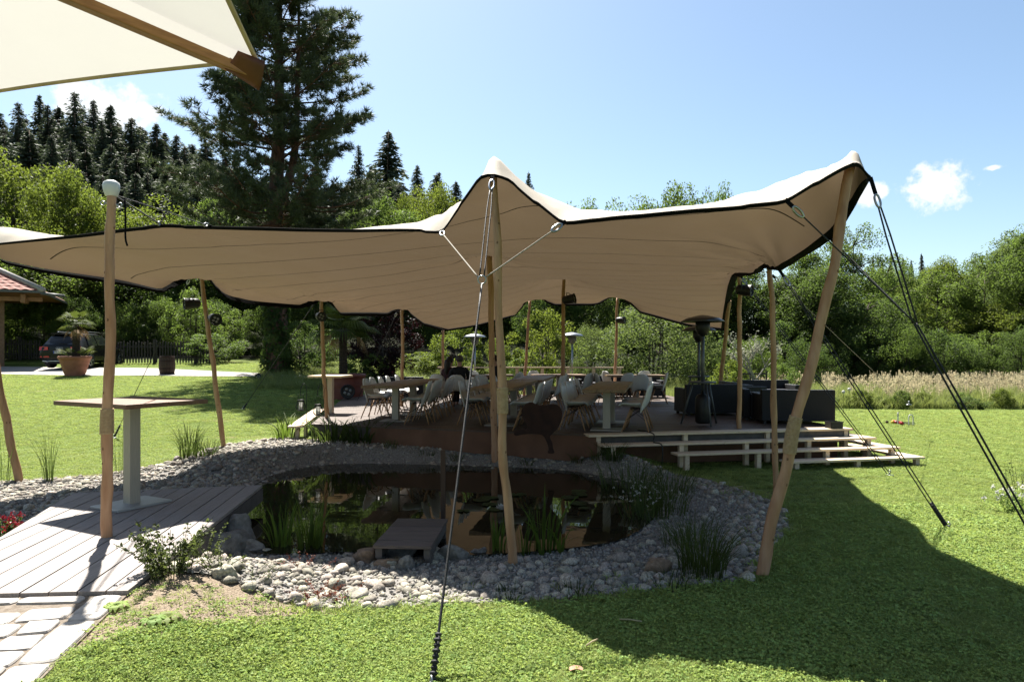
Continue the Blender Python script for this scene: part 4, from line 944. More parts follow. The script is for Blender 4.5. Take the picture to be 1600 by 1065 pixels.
for i in range(13):    # understorey at the foot of the right forest
    px = 1130+i*42+random.uniform(-10, 10)
    tree_px('forest_shrub', ('shrub', 'wildbush')[i % 2], ('leaf_c', 'leaf_a', 'leaf_c')[i % 3], px, 34+random.uniform(-1, 2.5), 520+random.uniform(-20, 12), 'shrub along the shady foot of the right forest, %s from the left' % ORDN[i], 80, 'shrubs along the right forest edge', cat='shrub')
# bushes behind the deck
for px, D, top, kd, lf, w, lab in ((715, 30, 500, 'shrub', 'leaf_b', 76, 'bright bush right above the two seated people'), (660, 31, 548, 'bush', 'leaf_b', 80, 'low bright bush behind the left sofa'), (770, 30, 525, 'shrub', 'leaf_b', 60, 'bright bush behind the crooked pole'),
        (852, 30, 482, 'shrub', 'leaf_b', 90, 'tall bright bush behind the left silver heater'), (925, 31, 505, 'wildbush', 'leaf_d', 90, 'olive bush between silver heater and rail pole'), (1025, 31, 462, 'wildbush', 'leaf_d', 190, 'largest grey green willow bush behind the right deck end'),
        (1090, 33, 520, 'wildbush', 'leaf_d', 90, 'willow bush beside the tripod heaters'), (1143, 25, 560, 'bush', 'leaf_b', 60, 'small lime bush behind the black armchairs'), (1222, 27, 566, 'bush', 'leaf_a', 52, 'bush right of the pale blossoming tree'),
        (470, 30, 500, 'shrub', 'leaf_c', 90, 'dark bush right of the ivy covered trunk'), (570, 27, 548, 'bush', 'leaf_a', 60, 'bush behind the red pot'), (330, 36, 520, 'shrub', 'leaf_a', 90, 'bush at the end of the picket fence'), (500, 33, 520, 'shrub', 'leaf_c', 80, 'shaded bush left of the potted palm'), (812, 33, 545, 'bush', 'leaf_a', 70, 'mid green bush behind the back rail')):
    tree_px('bush', kd, lf, px, D, top, lab, w, cat='bush')
for i in range(14):
    px = -40+i*38+random.uniform(-8, 8)
    tree_px('forest_shrub', ('wildbush', 'shrub')[i % 2], ('leaf_a', 'leaf_c', 'leaf_a')[i % 3], px, 40.5+random.uniform(-1, 2.5), 466+random.uniform(-22, 18), 'leafy understorey shrub behind the left fence line, %s from the left' % ORDN[i], 80, 'shrubs behind the picket fence', cat='shrub')
tree_px('copper_tree', 'shrub', 'leaf_red', 603, 27, 478, 'dark copper leaved tree behind the left sofa', 105)

# the big pine with ivy covered trunk
def hero_pine():
    global rng
    rng = np.random.default_rng(5); random.seed(5)
    D = 30.0; x = (432-800)/F*D; z0 = gz1(x, D); H = 19.6
    t = thing('pine_tree', 'huge old pine with open dark crown towering behind the tent', 'tree', (x, D, z0))
    tr = catmull([(0, 0, -.3), (.05, 0, 3), (-.05, 0, 7), (.12, 0, 11), (.1, 0, 15), (.2, 0, H)], 40)
    trunk = MB().tube(tr, [.46*(1-.9*(i/(len(tr)-1))**1.1)+.02 for i in range(len(tr))], 12, jit=.05).build('trunk', M['pinebark'], t, True, world=False)
    tr2 = catmull([(.1, .1, 7.5), (.7, .2, 9.5), (.9, .1, 13), (1.0, 0, 17)], 16)
    lb = MB(); lb.tube(tr2, [.22*(1-.9*i/(len(tr2)-1))+.015 for i in range(len(tr2))], 8)
    tc_, td = [], []
    prof = [(5.4, 3.0), (6.8, 3.9), (9, 4.0), (11, 3.5), (13, 3.2), (14.5, 2.6), (16, 1.9), (17.5, 1.4), (19.5, .5)]
    def ln(z):
        for (a, b), (c, d) in zip(prof, prof[1:]):
            if a <= z <= c: return b+(d-b)*(z-a)/(c-a)
        return .8
    z = 5.4; k = 0
    while z < 19.3:
        nb = random.choice((4, 5, 6)) if z < 16 else 4
        for q in range(nb):
            a = k*2.4+q*2*PI/nb+random.uniform(-.5, .5); L = ln(z)*random.choice((.55, .75, .9, 1.0, 1.1, 1.22)); zz = z+random.uniform(-.25, .25)
            up = .10 if z < 9 else .28
            p0 = Vector((.1, 0, zz)); p1 = p0+Vector((math.cos(a)*L*.5, math.sin(a)*L*.5, L*(up-.18))); p2 = p0+Vector((math.cos(a)*L, math.sin(a)*L, L*up+random.uniform(-.2, .25)))
            br = catmull([p0, p1, p2], 14); r0 = .022+.009*L; lb.tube(br, [r0*(1-.85*i/(len(br)-1)) for i in range(len(br))], 5)
            for i in range(3, len(br)):
                f = i/(len(br)-1)
                for s_ in range(3 if f < .5 else 5):
                    sl = L*.34*(1.15-f)*random.uniform(.35, 1.1)+.22; sa = a+random.choice((-1, 1))*random.uniform(.3, 1.25)
                    e = br[i]+Vector((math.cos(sa)*sl, math.sin(sa)*sl, random.uniform(-.06, .32)*sl+.05))
                    if random.random() < .3: lb.tube([br[i], br[i].lerp(e, .5)+Vector((0, 0, -.03)), e], [.012, .009, .005], 4, False)
                    nt_ = 4 if sl > .6 else 2
                    for w in range(nt_):
                        g = .55+.45*(w+1)/nt_; tc_.append(tuple(br[i].lerp(e, g)+Vector((random.uniform(-.08, .08), random.uniform(-.08, .08), random.uniform(-.05, .08))))); dd = (e-br[i]).normalized()+Vector((0, 0, .35)); td.append(tuple(dd.normalized()))
        z += random.uniform(.36, .56); k += 1
    lb.build('limbs', M['pinebark'], t, True, world=False)
    c = np.array(tc_); d = np.array(td); nn = 11; n = len(c)
    print('pine tufts', n)
    C = np.repeat(c, nn, 0); Dd = np.repeat(d, nn, 0)*.75+rand_unit(n*nn)*.8; Dd /= np.linalg.norm(Dd, axis=1, keepdims=True)
    s = rng.uniform(.18, .34, n*nn)[:, None]; tt = np.cross(Dd, rand_unit(n*nn)); tt /= np.linalg.norm(tt, axis=1, keepdims=True)
    v = np.stack([C-tt*.017, C+tt*.017, C+Dd*s+tt*.006, ], 1).reshape(-1, 3)
    o = link('crown', np_mesh('crown', v, np.arange(3*n*nn).reshape(-1, 3)), M['pineneedle'], t)
    # ivy sleeve round the lower trunk
    n = 5200; zz = rng.uniform(0, 5.6, n); an = rng.uniform(0, 2*PI, n); rr = (.43+.20*rng.random(n)+.08*np.sin(zz*2.3+an*2))*(1-.05*zz)
    cpt = np.stack([np.cos(an)*rr, np.sin(an)*rr, zz], 1); nr = np.stack([np.cos(an), np.sin(an), np.full(n, .3)], 1)
    v, f = leaf_quads(cpt, .15, nr, .9); link('ivy', np_mesh('ivy', v, f), M['leaf_c'], t)
hero_pine()
# palms
def fan_leaf(mb, base, d, size, nseg=15, droop=.3, spread=2.3):
    d = d.normalized(); side = d.cross(Vector((0, 0, 1))).normalized(); up = side.cross(d)
    for k in range(nseg):
        a = (k/(nseg-1)-.5)*spread; v = d*math.cos(a)+side*math.sin(a); L = size*(1-.35*abs(a)/1.6); w = v.cross(up).normalized()*size*.035
        m = base+v*L*.55+up*size*.05; e = base+v*L-Vector((0, 0, droop*L))
        mb.add([base, m-w, e, m+w], [(0, 1, 2, 3)])
def palm(loc, th, tr, fs, nf, label, lowfan=0, dry=4, seed=3):
    random.seed(seed); t = thing('palm_tree', label, 'palm', loc)
    tb = MB(); n = 22
    for i in range(n):
        z = th*i/n; tb.lathe([(tr*(1.0-.2*i/n), z), (tr*(1.16-.2*i/n), z+th/n*.7), (tr*(.96-.2*i/n), z+th/n*1.02)], (0, 0, 0), 9)
    tb.build('trunk', M['palmbark'], t, False, world=False)
    top = Vector((0, 0, th))
    def frond(a, el, stem, size, m, dr):
        d = Vector((math.cos(a)*math.cos(el), math.sin(a)*math.cos(el), math.sin(el))); e = top+d*stem
        mb = MB(); mb.tube([top, top+d*stem*.5+Vector((0, 0, .03)), e], .012, 4); fan_leaf(mb, e, d-Vector((0, 0, dr*.6)), size, 15, dr)
        mb.build('frond', m, t, world=False)
    for i in range(nf): frond(i*2.4, random.uniform(-.25, 1.2), fs*random.uniform(.55, .8), fs*random.uniform(.85, 1.1), M['palmleaf'], random.uniform(.15, .4))
    for i in range(dry): frond(i*1.7+.4, random.uniform(-.9, -.45), fs*.6, fs*.8, M['palmdry'], .5)
    for i in range(lowfan):
        a = i*2.4; d = Vector((math.cos(a)*.75, math.sin(a)*.75, random.uniform(.3, .9))); mb = MB(); b = Vector((math.cos(a)*.15, math.sin(a)*.15, .0)); e = b+d*.35; mb.tube([b, e], .011, 4); fan_leaf(mb, e, d, .5, 13, .2); mb.build('low_frond', M['palmleaf'], t, world=False)
def pot(name, label, loc, r0, r1, h, m, bands=3):
    t = thing(name, label, 'plant pot', loc); prof = [(r0, 0)]
    for i in range(1, 13):
        f = i/12; prof.append((r0+(r1-r0)*f*.94+(.012 if i % (12//(bands+1)) == 0 else 0), h*.86*f))
    prof += [(r1*1.04, h*.87), (r1*1.06, h*.96), (r1*1.0, h), (r1*.9, h*.98), (r1*.86, h*.85)]
    MB().lathe(prof, (0, 0, 0), 28, close=False).build('pot_wall', m, t, True, world=False); MB().lathe([(r1*.87, h*.88), (.01, h*.91)], (0, 0, 0), 20).build('soil', M['soil'], t, world=False)
    return t
D = 29.0; x = (117-800)/F*D; z = gz1(x, D)
pot('terracotta_pot', 'large terracotta pot on the lawn edge in front of the dark car', (x, D, z), .36, .60, .84, M['terracotta'])
palm((x+.05, D, z+.74), 1.40, .15, .50, 24, 'small fan palm growing in the terracotta pot by the car', 9, 5)
D = 21.5; x = (541-800)/F*D; z = gz1(x, D)
pot('red_pot', 'big dark red planter beside the deck behind the small bar table', (x, D, z), .5, .58, .78, M['darkpot'], 2)
palm((x-.12, D+.1, z+.66), 1.55, .13, .78, 26, 'fan palm in the big red planter beside the deck', 0, 3, 8)
# pale, nearly leafless young tree at right
def bare_tree(loc, label):
    random.seed(31); t = thing('blossoming_tree', label, 'tree', loc); mb = MB(); ends = []
    def grow(p, d, L, r, lev):
        q = p+d*L; mid = p.lerp(q, .5)+Vector((random.uniform(-.05, .05)*L, random.uniform(-.05, .05)*L, 0)); mb.tube(catmull([p, mid, q], 4), [r, r*.9, r*.8, r*.75, r*.7][:len(catmull([p, mid, q], 4))], 5, False)
        if lev >= 2: ends.extend([q, p.lerp(q, .6)])
        if lev < 4:
            for k in range(3 if lev else 4):
                a = random.uniform(0, 2*PI); s = Vector((math.cos(a), math.sin(a), 0)); grow(p.lerp(q, random.uniform(.55, 1)), (d*.75+s*.62+Vector((0, 0, .28))).normalized(), L*random.uniform(.62, .82), r*.62, lev+1)
    grow(Vector((0, 0, 0)), Vector((.02, 0, 1)), 1.0, .05, 0)
    mb.build('branches', M['bark_pale'], t, True, world=False)
    c = np.array([tuple(e) for e in ends]); c = np.repeat(c, 2, 0)+rng.normal(size=(len(c)*2, 3))*.05; v, f = leaf_quads(c, .065, None, .8); link('blossoms', np_mesh('blossoms', v, f), M['leaf_pale'], t)
M['bark_pale'] = mat('pale_bark', (.40, .37, .33), (.25, .23, .20), .85, 9)
D = 23.5; x = (1180-800)/F*D; bare_tree((x, D, gz1(x, D)), 'young pale tree with sparse whitish leaves behind the black armchairs')
st = thing('tree_stake', 'three wooden stakes tied round the young pale tree', 'stake', (x, D, gz1(x, D)))
for dx, dy in ((-.45, .1), (.42, .1), (0, .5)): MB().tube([(dx, dy, -.1), (dx, dy, 1.3)], .03, 7).build('post', M['fence'], st, world=False)
MB().bar((-.45, .1, 1.2), (.42, .1, 1.2), .03, .06).build('crossbar', M['fence'], st, world=False)

# ------------------------------------------------------------------ chairs and tables on the deck
random.seed(3)
ORD = ['first', 'second', 'third', 'fourth', 'fifth', 'sixth', 'seventh', 'eighth']
def make_chair():
    """moulded shell chair, facing +x"""
    t = thing('shell_chair', 'x', 'chair', (0, 0, 0))
    prof = catmull([(.235, 0, .425), (.20, 0, .452), (.05, 0, .435), (-.10, 0, .425), (-.175, 0, .455), (-.215, 0, .56), (-.245, 0, .70), (-.275, 0, .83)], 28)
    n = len(prof)-1
    def sh(u, v):
        i = min(int(v*n), n-1); f = v*n-i; p = prof[i].lerp(prof[i+1], f); s = (u-.5)*2
        hw = .215+.02*math.sin(min(v/.55, 1)*PI) if v < .6 else .225-.045*((v-.6)/.4)**2
        if v > .86: hw *= math.sqrt(max(.12, 1-((v-.86)/.15)**2*.75))
        if v < .06: hw *= .9+1.6*v
        edge = abs(s)**2.6; k = .055+.05*max(0, 1-abs(v-.5)/.3)
        tan = (prof[min(i+1, n)]-prof[i]).normalized(); nr = Vector((-tan.z, 0, tan.x))
        nr = -nr if nr.z < 0 and v < .5 else nr
        if v >= .5: nr = Vector((abs(nr.x), 0, nr.z))
        q = p+nr*edge*k; return (q.x, s*hw, q.z)
    o = MB().grid(sh, 12, 30).build('seat_shell', M['shell'], t, True, world=False)
    sd_ = o.modifiers.new('thick', 'SOLIDIFY'); sd_.thickness = .007; sd_.offset = 0
    for sx, sy in ((1, 1), (1, -1), (-1, 1), (-1, -1)):
        MB().tube([(sx*.225+(.0 if sx > 0 else -.02), sy*.215, 0), (sx*.10-.02, sy*.10, .40)], [.010, .015], 7).build('leg', M['dowel'], t, True, world=False)
    br = MB()
    tops = [(.10-.02, .11), (.10-.02, -.11), (-.12, -.11), (-.12, .11)]; lows = [(.165, .165), (.165, -.165), (-.19, -.165), (-.19, .165)]
    for i in range(4):
        j = (i+1) % 4
        br.tube([(tops[i][0], tops[i][1], .40), (lows[j][0], lows[j][1], .20)], .004, 4, False); br.tube([(tops[j][0], tops[j][1], .40), (lows[i][0], lows[i][1], .20)], .004, 4, False)
        br.tube([(tops[i][0], tops[i][1], .405), (tops[j][0], tops[j][1], .405)], .007, 4, False)
    br.build('wire_brace', M['black'], t, world=False)
    return t
proto = make_chair(); first = [True]
def chair(x, y, face, label, group):
    z = ZD
    if first[0]:
        first[0] = False; proto.location = (x, y, z); proto.rotation_euler = (0, 0, face); proto['label'] = label; proto['group'] = group; return proto
    return copy_thing(proto, (x, y, z), face, label, group)
def table(c, alpha, L, w, label, peds, h=.745, name='dining_table', nb=3, m='tabletop', th=.05):
    d = Vector((math.sin(alpha), math.cos(alpha), 0)); n = Vector((d.y, -d.x, 0)); t = thing(name, label, 'table', (c[0]+d.x*L/2, c[1]+d.y*L/2, ZD), -alpha)
    bw = w/nb
    for i in range(nb): MB().box((-w/2+bw*(i+.5), 0, h-th/2+random.uniform(-.0015, .0015)), (bw-.006, L+random.uniform(-.01, .01), th)).build('top_board', M[m], t, world=False, bevel=.003)
    for s in peds:
        MB().box((0, s-L/2, (h-th)/2+.012), (.13, .13, h-th-.024)).build('pedestal', M['brushed'], t, world=False, bevel=.004)
        MB().box((0, s-L/2, .009), (.55, .42, .018)).build('base_plate', M['brushed'], t, world=False, bevel=.003)
        MB().box((0, s-L/2, h-th-.008), (w*.8, .08, .014)).build('top_bracket', M['black'], t, world=False)
    return d, n, t
def seats(c, alpha, w, left, right, nm, grp, off=.16):
    d = Vector((math.sin(alpha), math.cos(alpha), 0)); n = Vector((d.y, -d.x, 0)); C0 = Vector((c[0], c[1], 0))
    for sgn, lst, side in ((-1, left, 'left'), (1, right, 'right')):
        for i, s in enumerate(lst):
            p = C0+d*s+n*sgn*(w/2+off+random.uniform(-.03, .05)); face = math.atan2(-n.y*sgn, -n.x*sgn)+random.uniform(-.09, .09)
            od = 'nearest' if i == 0 else ('farthest' if i == len(lst)-1 and i > 1 else ORD[i]+' from the front')
            chair(p.x, p.y, face, 'white shell chair on the %s side of %s, %s' % (side, nm, od), grp)
A1, A2, A3 = R(6), R(9), R(12)
c1, c2, c3 = (-2.43, 12.75), (-.37, 11.95), (1.52, 11.35)
table(c1, A1, 3.7, .82, 'long dark wooden dining table nearest the left deck edge', (.95, 2.35))
table(c2, A2, 3.6, .78, 'long wooden dining table right behind the crooked front pole', (.95, 2.6))
d2 = Vector((math.sin(A2), math.cos(A2), 0)); c2b = (c2[0]+d2.x*3.75+.1, c2[1]+d2.y*3.75)
table(c2b, A2, 3.0, .78, 'second wooden table continuing the middle row towards the back', (.6, 2.3))
table(c3, A3, 3.6, .72, 'wooden dining table by the steps with weathered grain top', (.75, 2.1))
GC = 'white shell chairs round the dining tables'
seats(c1, A1, .82, (1.45, 2.05, 2.62, 3.2, 3.9), (.45, 1.0, 1.55, 2.1, 2.7), 'the left dining table', GC)
seats(c2, A2, .78, (1.05, 1.6, 2.2, 2.85), (.25, .8, 1.35, 1.9, 2.5), 'the middle dining table', GC)
seats(c2b, A2, .78, (.5, 1.2, 1.9), (.4, 1.1, 1.8), 'the second middle table', GC)
seats(c3, A3, .72, (.7, 1.24, 1.8, 2.35, 2.95), (.55, 1.05, 1.7), 'the right dining table', GC)
# back of the deck
def at_px(px, D): return ((px-800)/F*D, D)
xt, yt = at_px(866, 19.6)
table((xt-.6, yt), R(80), 1.5, .8, 'pale table at the back beside the inner pole', (.75,))
xt, yt = at_px(992, 19.2); table((xt-.75, yt), R(84), 1.6, .8, 'dark topped table near the right rear deck corner', (.8,))
xt, yt = at_px(752, 19.4); table((xt-.8, yt), R(88), 1.7, .8, 'table in front of the two seated people', (.85,))
for px, D, a, lab in ((911, 18.3, 2.4, 'white shell chair turned away at the back beside the inner pole'), (893, 18.9, .4, 'white shell chair at the back pale table, half hidden'), (1000, 17.4, 1.5, 'white shell chair seen from behind near the right table end'),
        (976, 18.6, 1.9, 'white shell chair behind the right table end'), (944, 18.2, .2, 'white shell chair standing alone between the rear tables'), (1028, 18.4, 3.0, 'white shell chair farthest right near the bright deck edge'), (1008, 20.3, 4.6, 'white shell chair at the far side of the rear dark table'),
        (955, 20.4, .5, 'white shell chair in front of the right rail end'), (826, 19.2, -.3, 'white shell chair left of the back pale table'), (838, 20.6, -1.2, 'white shell chair close to the rail behind the pale table'), (715, 16.9, 1.5, 'white shell chair under the person in the dark jacket'),
        (686, 17.5, 1.4, 'white shell chair left of the seated people'), (737, 20.6, -1.6, 'white shell chair across the table from the seated people'), (799, 18.6, 2.6, 'white shell chair just right of the crooked pole at the back'), (756, 17.3, 1.2, 'white shell chair right of the seated people')):
    x, y = at_px(px, D); chair(x, y, a, lab, 'white shell chairs at the back of the deck')

# back rail
x0, y0 = at_px(684, 22.35); x1, y1 = at_px(974, 21.9)
rail = thing('deck_rail', 'pale timber rail with posts along the back of the deck', 'railing', ((x0+x1)/2, 22.1, ZD)); zr = P(830, 574, 22).z
MB().bar((x0, y0, zr), (x1, y1, zr), .14, .045).build('handrail', M['pine_new'], rail)
for i in range(8):
    f = (i+.15)/7.3; x = x0+(x1-x0)*f; y = y0+(y1-y0)*f; MB().box((x, y, (zr-.03+ZD)/2), (.10, .07, zr-.03-ZD)).build('post', M['pine_new'], rail)

# bar tables
def bar_table(loc, rz, label, w, l, ms):
    t = thing('bar_table', label, 'table', loc, rz)
    for i in range(2 if ms == 'bartop' else 1):
        n_ = 2 if ms == 'bartop' else 1; y = (-w/2+w/n_*(i+.5)) if n_ == 2 else 0
        MB().box((0, y, 1.085), (l, w/n_-.006, .045)).build('top_board', M[ms], t, world=False, bevel=.004)
    MB().box((0, 0, .54), (.118, .118, 1.04)).build('pedestal', M['brushed'], t, world=False, bevel=.004)
    MB().box((0, 0, .012), (.46, .60, .024)).build('base_plate', M['steel_plate'], t, world=False, bevel=.003)
    MB().box((0, 0, 1.055), (l*.7, .09, .014)).build('top_bracket', M['black'], t, world=False)
M['steel_plate'] = mat('satin_steel_plate', (.62, .63, .63), (.55, .56, .56), .4, 6, metal=.6)
bar_table((-4.02, 7.22, ZP+.001), R(-28), 'tall wooden bar table with steel pedestal on the grey platform', .92, 1.22, 'bartop')
x, y = at_px(518, 15.5); bar_table((x-.02, y, .30), R(-6), 'tall bar table with sunlit pale top beside the left deck corner', .75, .78, 'pine_new')
x, y = at_px(517, 15.5)
tb_ = tag(MB().box((x, y, .27), (.9, .9, .06)).build('paving_slab', M['granite'], origin=(x, y, .27)), 'grey slab under the far bar table', 'slab')

# sofas and armchairs of black rattan
def sofa(loc, rz, w, d, h, label, name='rattan_sofa', cat='sofa'):
    """front faces -y"""
    t = thing(name, label, cat, loc, rz)
    MB().box((0, 0, .20), (w-.28, d-.02, .28)).build('base', M['rattan'], t, world=False, bevel=.012)
    MB().box((0, d/2-.07, .06+(h-.06)/2), (w, .14, h-.06)).build('backrest', M['rattan'], t, world=False, bevel=.015)
    for s in (-1, 1): MB().box((s*(w/2-.07), -.072, .06+(h*.86-.06)/2), (.138, d-.148, h*.86-.06)).build('armrest', M['rattan'], t, world=False, bevel=.015)
    n = max(1, round((w-.3)/.7)); cw = (w-.3)/n
    for i in range(n):
        MB().box((-w/2+.15+cw*(i+.5), -.09, .40), (cw-.02, d-.2, .12)).build('seat_cushion', M['cushion'], t, world=False, bevel=.03)
    for sx in (-1, 1):
        for sy in (-1, 1): MB().box((sx*(w/2-.07), sy*(d/2-.07), .03), (.05, .05, .06)).build('foot', M['black'], t, world=False)
    return t
def sof(px, D, rz, w, d, h, lab, **k): x, y = at_px(px, D); return sofa((x, y, ZD), rz, w, d, h, lab, **k)
sof(1237, 13.4, R(174), 1.35, .85, .66, 'long black rattan sofa at the right deck edge, back towards the pond')
sof(1105, 15.2, R(186), 1.25, .8, .68, 'black rattan sofa directly behind the front tripod heater')
sof(1160, 16.2, R(95), .9, .8, .68, 'black rattan armchair between the heater and the long sofa', name='rattan_armchair', cat='armchair')
sof(1188, 14.1, R(80), .8, .8, .63, 'black rattan armchair left end of the right lounge group', name='rattan_armchair', cat='armchair')
sof(1200, 17.0, R(2), 1.3, .8, .68, 'black rattan sofa at the back of the right lounge group')
sof(628, 20.5, R(182), 1.35, .8, .66, 'black rattan sofa at the left rear deck edge')
sof(940, 21.2, R(2), 1.6, .8, .66, 'black rattan sofa behind the back rail chairs')
sof(1010, 21.0, R(2), 1.0, .8, .62, 'black rattan armchair near the right rear deck corner', name='rattan_armchair', cat='armchair')

# patio heaters
def heater(loc, h, label, tripod, silver, group=None):
    t = thing('patio_heater', label, 'patio heater', loc)
    hm = M['steel'] if silver else M['black_gloss']
    MB().lathe([(.40, h-.13), (.41, h-.125), (.30, h-.06), (.12, h-.015), (.03, h), (.001, h+.002)], (0, 0, 0), 28, close=False).build('reflector', hm, t, True, world=False)
    MB().lathe([(.03, h-.40), (.085, h-.36), (.13, h-.28), (.135, h-.13), (.05, h-.08)], (0, 0, 0), 16).build('burner', M['black'] if not silver else M['gutter'], t, True, world=False)
    z0 = .78 if tripod else .72
    MB().tube([(0, 0, z0-.1), (0, 0, h-.35)], .033, 10).build('post', M['tripod_grey'] if tripod else M['steel'], t, True, world=False)
    if tripod:
        MB().lathe([(.24, .80), (.25, .815), (.24, .83), (.02, .83)], (0, 0, 0), 20).build('shelf', M['tripod_grey'], t, True, world=False)
        for k in range(3):
            a = k*2*PI/3-PI/2+.1; c, s = math.cos(a), math.sin(a)
            MB().tube([(c*.18, s*.18, .80), (c*.40, s*.40, .02)], .018, 8).build('leg', M['tripod_grey'], t, True, world=False)
        MB().lathe([(.12, .05), (.14, .09), (.14, .50), (.10, .58), (.03, .60), (.03, .66)], (0, 0, 0), 16).build('gas_bottle', M['black'], t, True, world=False)
    else:
        MB().lathe([(.25, .0), (.25, .05), (.21, .06), (.20, .70), (.17, .74), (.03, .74)], (0, 0, 0), 20).build('gas_housing', M['steel'] if silver else M['black'], t, True, world=False)
M['black_gloss'] = mat('black_enamel', (.02, .018, .017), None, .3, 8, spec=.6)
M['tripod_grey'] = mat('grey_metal_tube', (.16, .17, .18), (.13, .14, .15), .45, 10, metal=.5)
x, y = at_px(1098, 12.75); heater((x, y, ZD), P(1098, 492, 12.75).z-ZD, 'front patio heater with dark hood and grey tripod by the steps', True, False)
x, y = at_px(1092, 15.9); heater((x, y, ZD), P(1092, 508, 15.9).z-ZD, 'second tripod patio heater just behind the front one', True, False)
x, y = at_px(894, 22.6); z = .3; heater((x, y, z), P(894, 519, 22.6).z-z, 'silver hooded patio heater behind the rail right of the inner pole', False, True)
x, y = at_px(742, 22.8); heater((x, y, z), P(742, 521, 22.8).z-z, 'silver hooded patio heater behind the rail above the seated people', False, True)

# spotlights on the poles and on the ground
def spot(p, d, label, s=1.0, yoke=True):
    p = Vector(p); d = Vector(d).normalized(); t = thing('spotlight', label, 'spotlight', p, 0, 'black stage spotlights')
    m = d.to_track_quat('Z', 'Y').to_matrix()
    MB().lathe([(.05*s, -.13*s), (.085*s, -.10*s), (.095*s, -.02*s), (.105*s, .13*s), (.112*s, .135*s), (.112*s, .15*s), (.09*s, .15*s), (.088*s, .12*s)], p, 16, d, close=False).build('housing', M['black'], t, True)
    MB().lathe([(.088*s, .118*s), (.002, .12*s)], p, 12, d, close=False).build('lens_plate', M['black'], t)
    for k in range(4):
        a = k*PI/2+.4; c = p+m@Vector((math.cos(a)*.045*s, math.sin(a)*.045*s, .121*s)); MB().lathe([(.026*s, 0), (.02*s, .01*s), (.002, .012*s)], c, 8, d).build('lamp_lens', M['lens'], t, True)
    x = m@Vector((1, 0, 0))
    if yoke: MB().tube([p+x*.11*s, p+x*.12*s+Vector((0, 0, .14*s)), p-x*.12*s+Vector((0, 0, .14*s)), p-x*.11*s], .009, 6).build('bracket', M['black'], t)
spot(P(301, 474, 12.6), (-.75, -.55, -.1), 'black spotlight facing left on the leaning left pole')
spot(P(334, 498, 12.65), (.62, -.75, -.15), 'black spotlight facing the pond lower on the leaning left pole')
spot(P(500, 494, 14.15), (.5, -.8, -.1), 'black spotlight on the pole at the front left deck corner', .9)
spot(P(888, 468, 16.85), (.85, -.35, .15), 'largest black spotlight on the inner roof pole', 1.15)
spot(P(969, 500, 20.6), (.8, -.4, .0), 'small black spotlight on the pole at the rail end', 1.0)
spot(P(1162, 453, 12.15), (.7, -.5, -.1), 'black spotlight high on the deck edge pole by the sofa')
x, y = at_px(543, 20.2); spot((x, y, ZD+.21), (.25, -.95, .1), 'big round black spotlight lying on the deck edge at the red planter', 1.9, False)
x, y = at_px(404, 26.5); spot((x, y, gz1(x, y)+.16), (.2, -.9, .2), 'small black floodlight on the lawn under the big pine', 1.1)

# hanging lanterns on shepherd hooks
def lantern(px, py, D, hx, label):
    top = P(px, 602, D); bot = P(px+10 if hx else px+10, 690, D); hk = thing('shepherd_hook', label[0], 'hook', (bot.x, bot.y, gz1(bot.x, bot.y)))
    gx = P(px+9, 600, D).x; z1 = P(px, 606, D).z; lx = P(px, py, D).x
    MB().tube(catmull([(gx, D, gz1(gx, D)-.1), (gx, D, z1-.3), (gx, D, z1), ((gx+lx)/2, D, z1+.09), (lx, D, z1-.02), (lx-.01, D, z1-.14)], 30), .006, 6).build('rod', M['black'], hk, True)
    c = P(px, py, D); t = thing('lantern', label[1], 'lantern', c)
    for k in range(14):
        a = 2*PI*k/14; r = [.06, .085, .098, .09, .075, .062, .055]; pts = [c+Vector((math.cos(a)*r[i], math.sin(a)*r[i], -.11+.2*i/6)) for i in range(7)]
        MB().tube(pts, .0045, 4).build('slat', M['black'], t, True)
    mb = MB()
    for zz, rr in ((-.11, .06), (.09, .055)): mb.torus(c+Vector((0, 0, zz)), rr, .008, (0, 0, 1), 18)
    mb.lathe([(.06, -.115), (.002, -.115)], c, 14, close=False); mb.build('rim', M['black'], t, True)
    MB().lathe([(.042, -.10), (.045, .0), (.042, .05)], c, 12, close=False).build('glass_cup', M['whitepetal'], t, True)
    MB().tube(catmull([c+Vector((-.055, 0, .09)), c+Vector((-.045, 0, .2)), Vector((lx, D, z1-.15)), c+Vector((.045, 0, .2)), c+Vector((.055, 0, .09))], 16), .004, 4).build('handle', M['black'], t)
lantern(470, 632, 13.3, True, ('left black shepherd hook in the daylilies', 'left black slatted lantern hanging in front of the lawn'))
lantern(497, 639, 13.1, True, ('right black shepherd hook by the deck corner', 'right black slatted lantern hanging beside the deck corner'))

# crate, cable and croquet things
p = P(1303, 662, 12.25); t = thing('plastic_crate', 'small black plastic crate on the top step', 'crate', (p.x, p.y, ZD+.014), R(10))
mb = MB()
for s in (-1, 1): mb.box((s*.115, 0, .06), (.012, .17, .12)); mb.box((0, s*.085, .06), (.218, .012, .12))
mb.box((0, 0, .006), (.21, .15, .012)); mb.build('body', M['black'], t, world=False); mb = MB()
for s in (-1, 1): mb.box((0, s*.095, .115), (.25, .012, .016))
mb.build('rim', M['black_gloss'], t, world=False)
c = c0-fdir*3.9; cpt = [c+sdir*.5+Vector((0, 0, ZD+.02)), c+sdir*.15+Vector((.05, 0, ZD+.03)), c-sdir*.03+Vector((.07, 0, ZD-.0)), c-sdir*.04+Vector((.06, 0, .46)), c-sdir*.16+Vector((.02, 0, .44)), c-sdir*.28+Vector((.10, 0, .40)), c-sdir*.30+Vector((.09, 0, .1))]
cpt = [Vector((p.x, p.y, p.z)) for p in cpt]
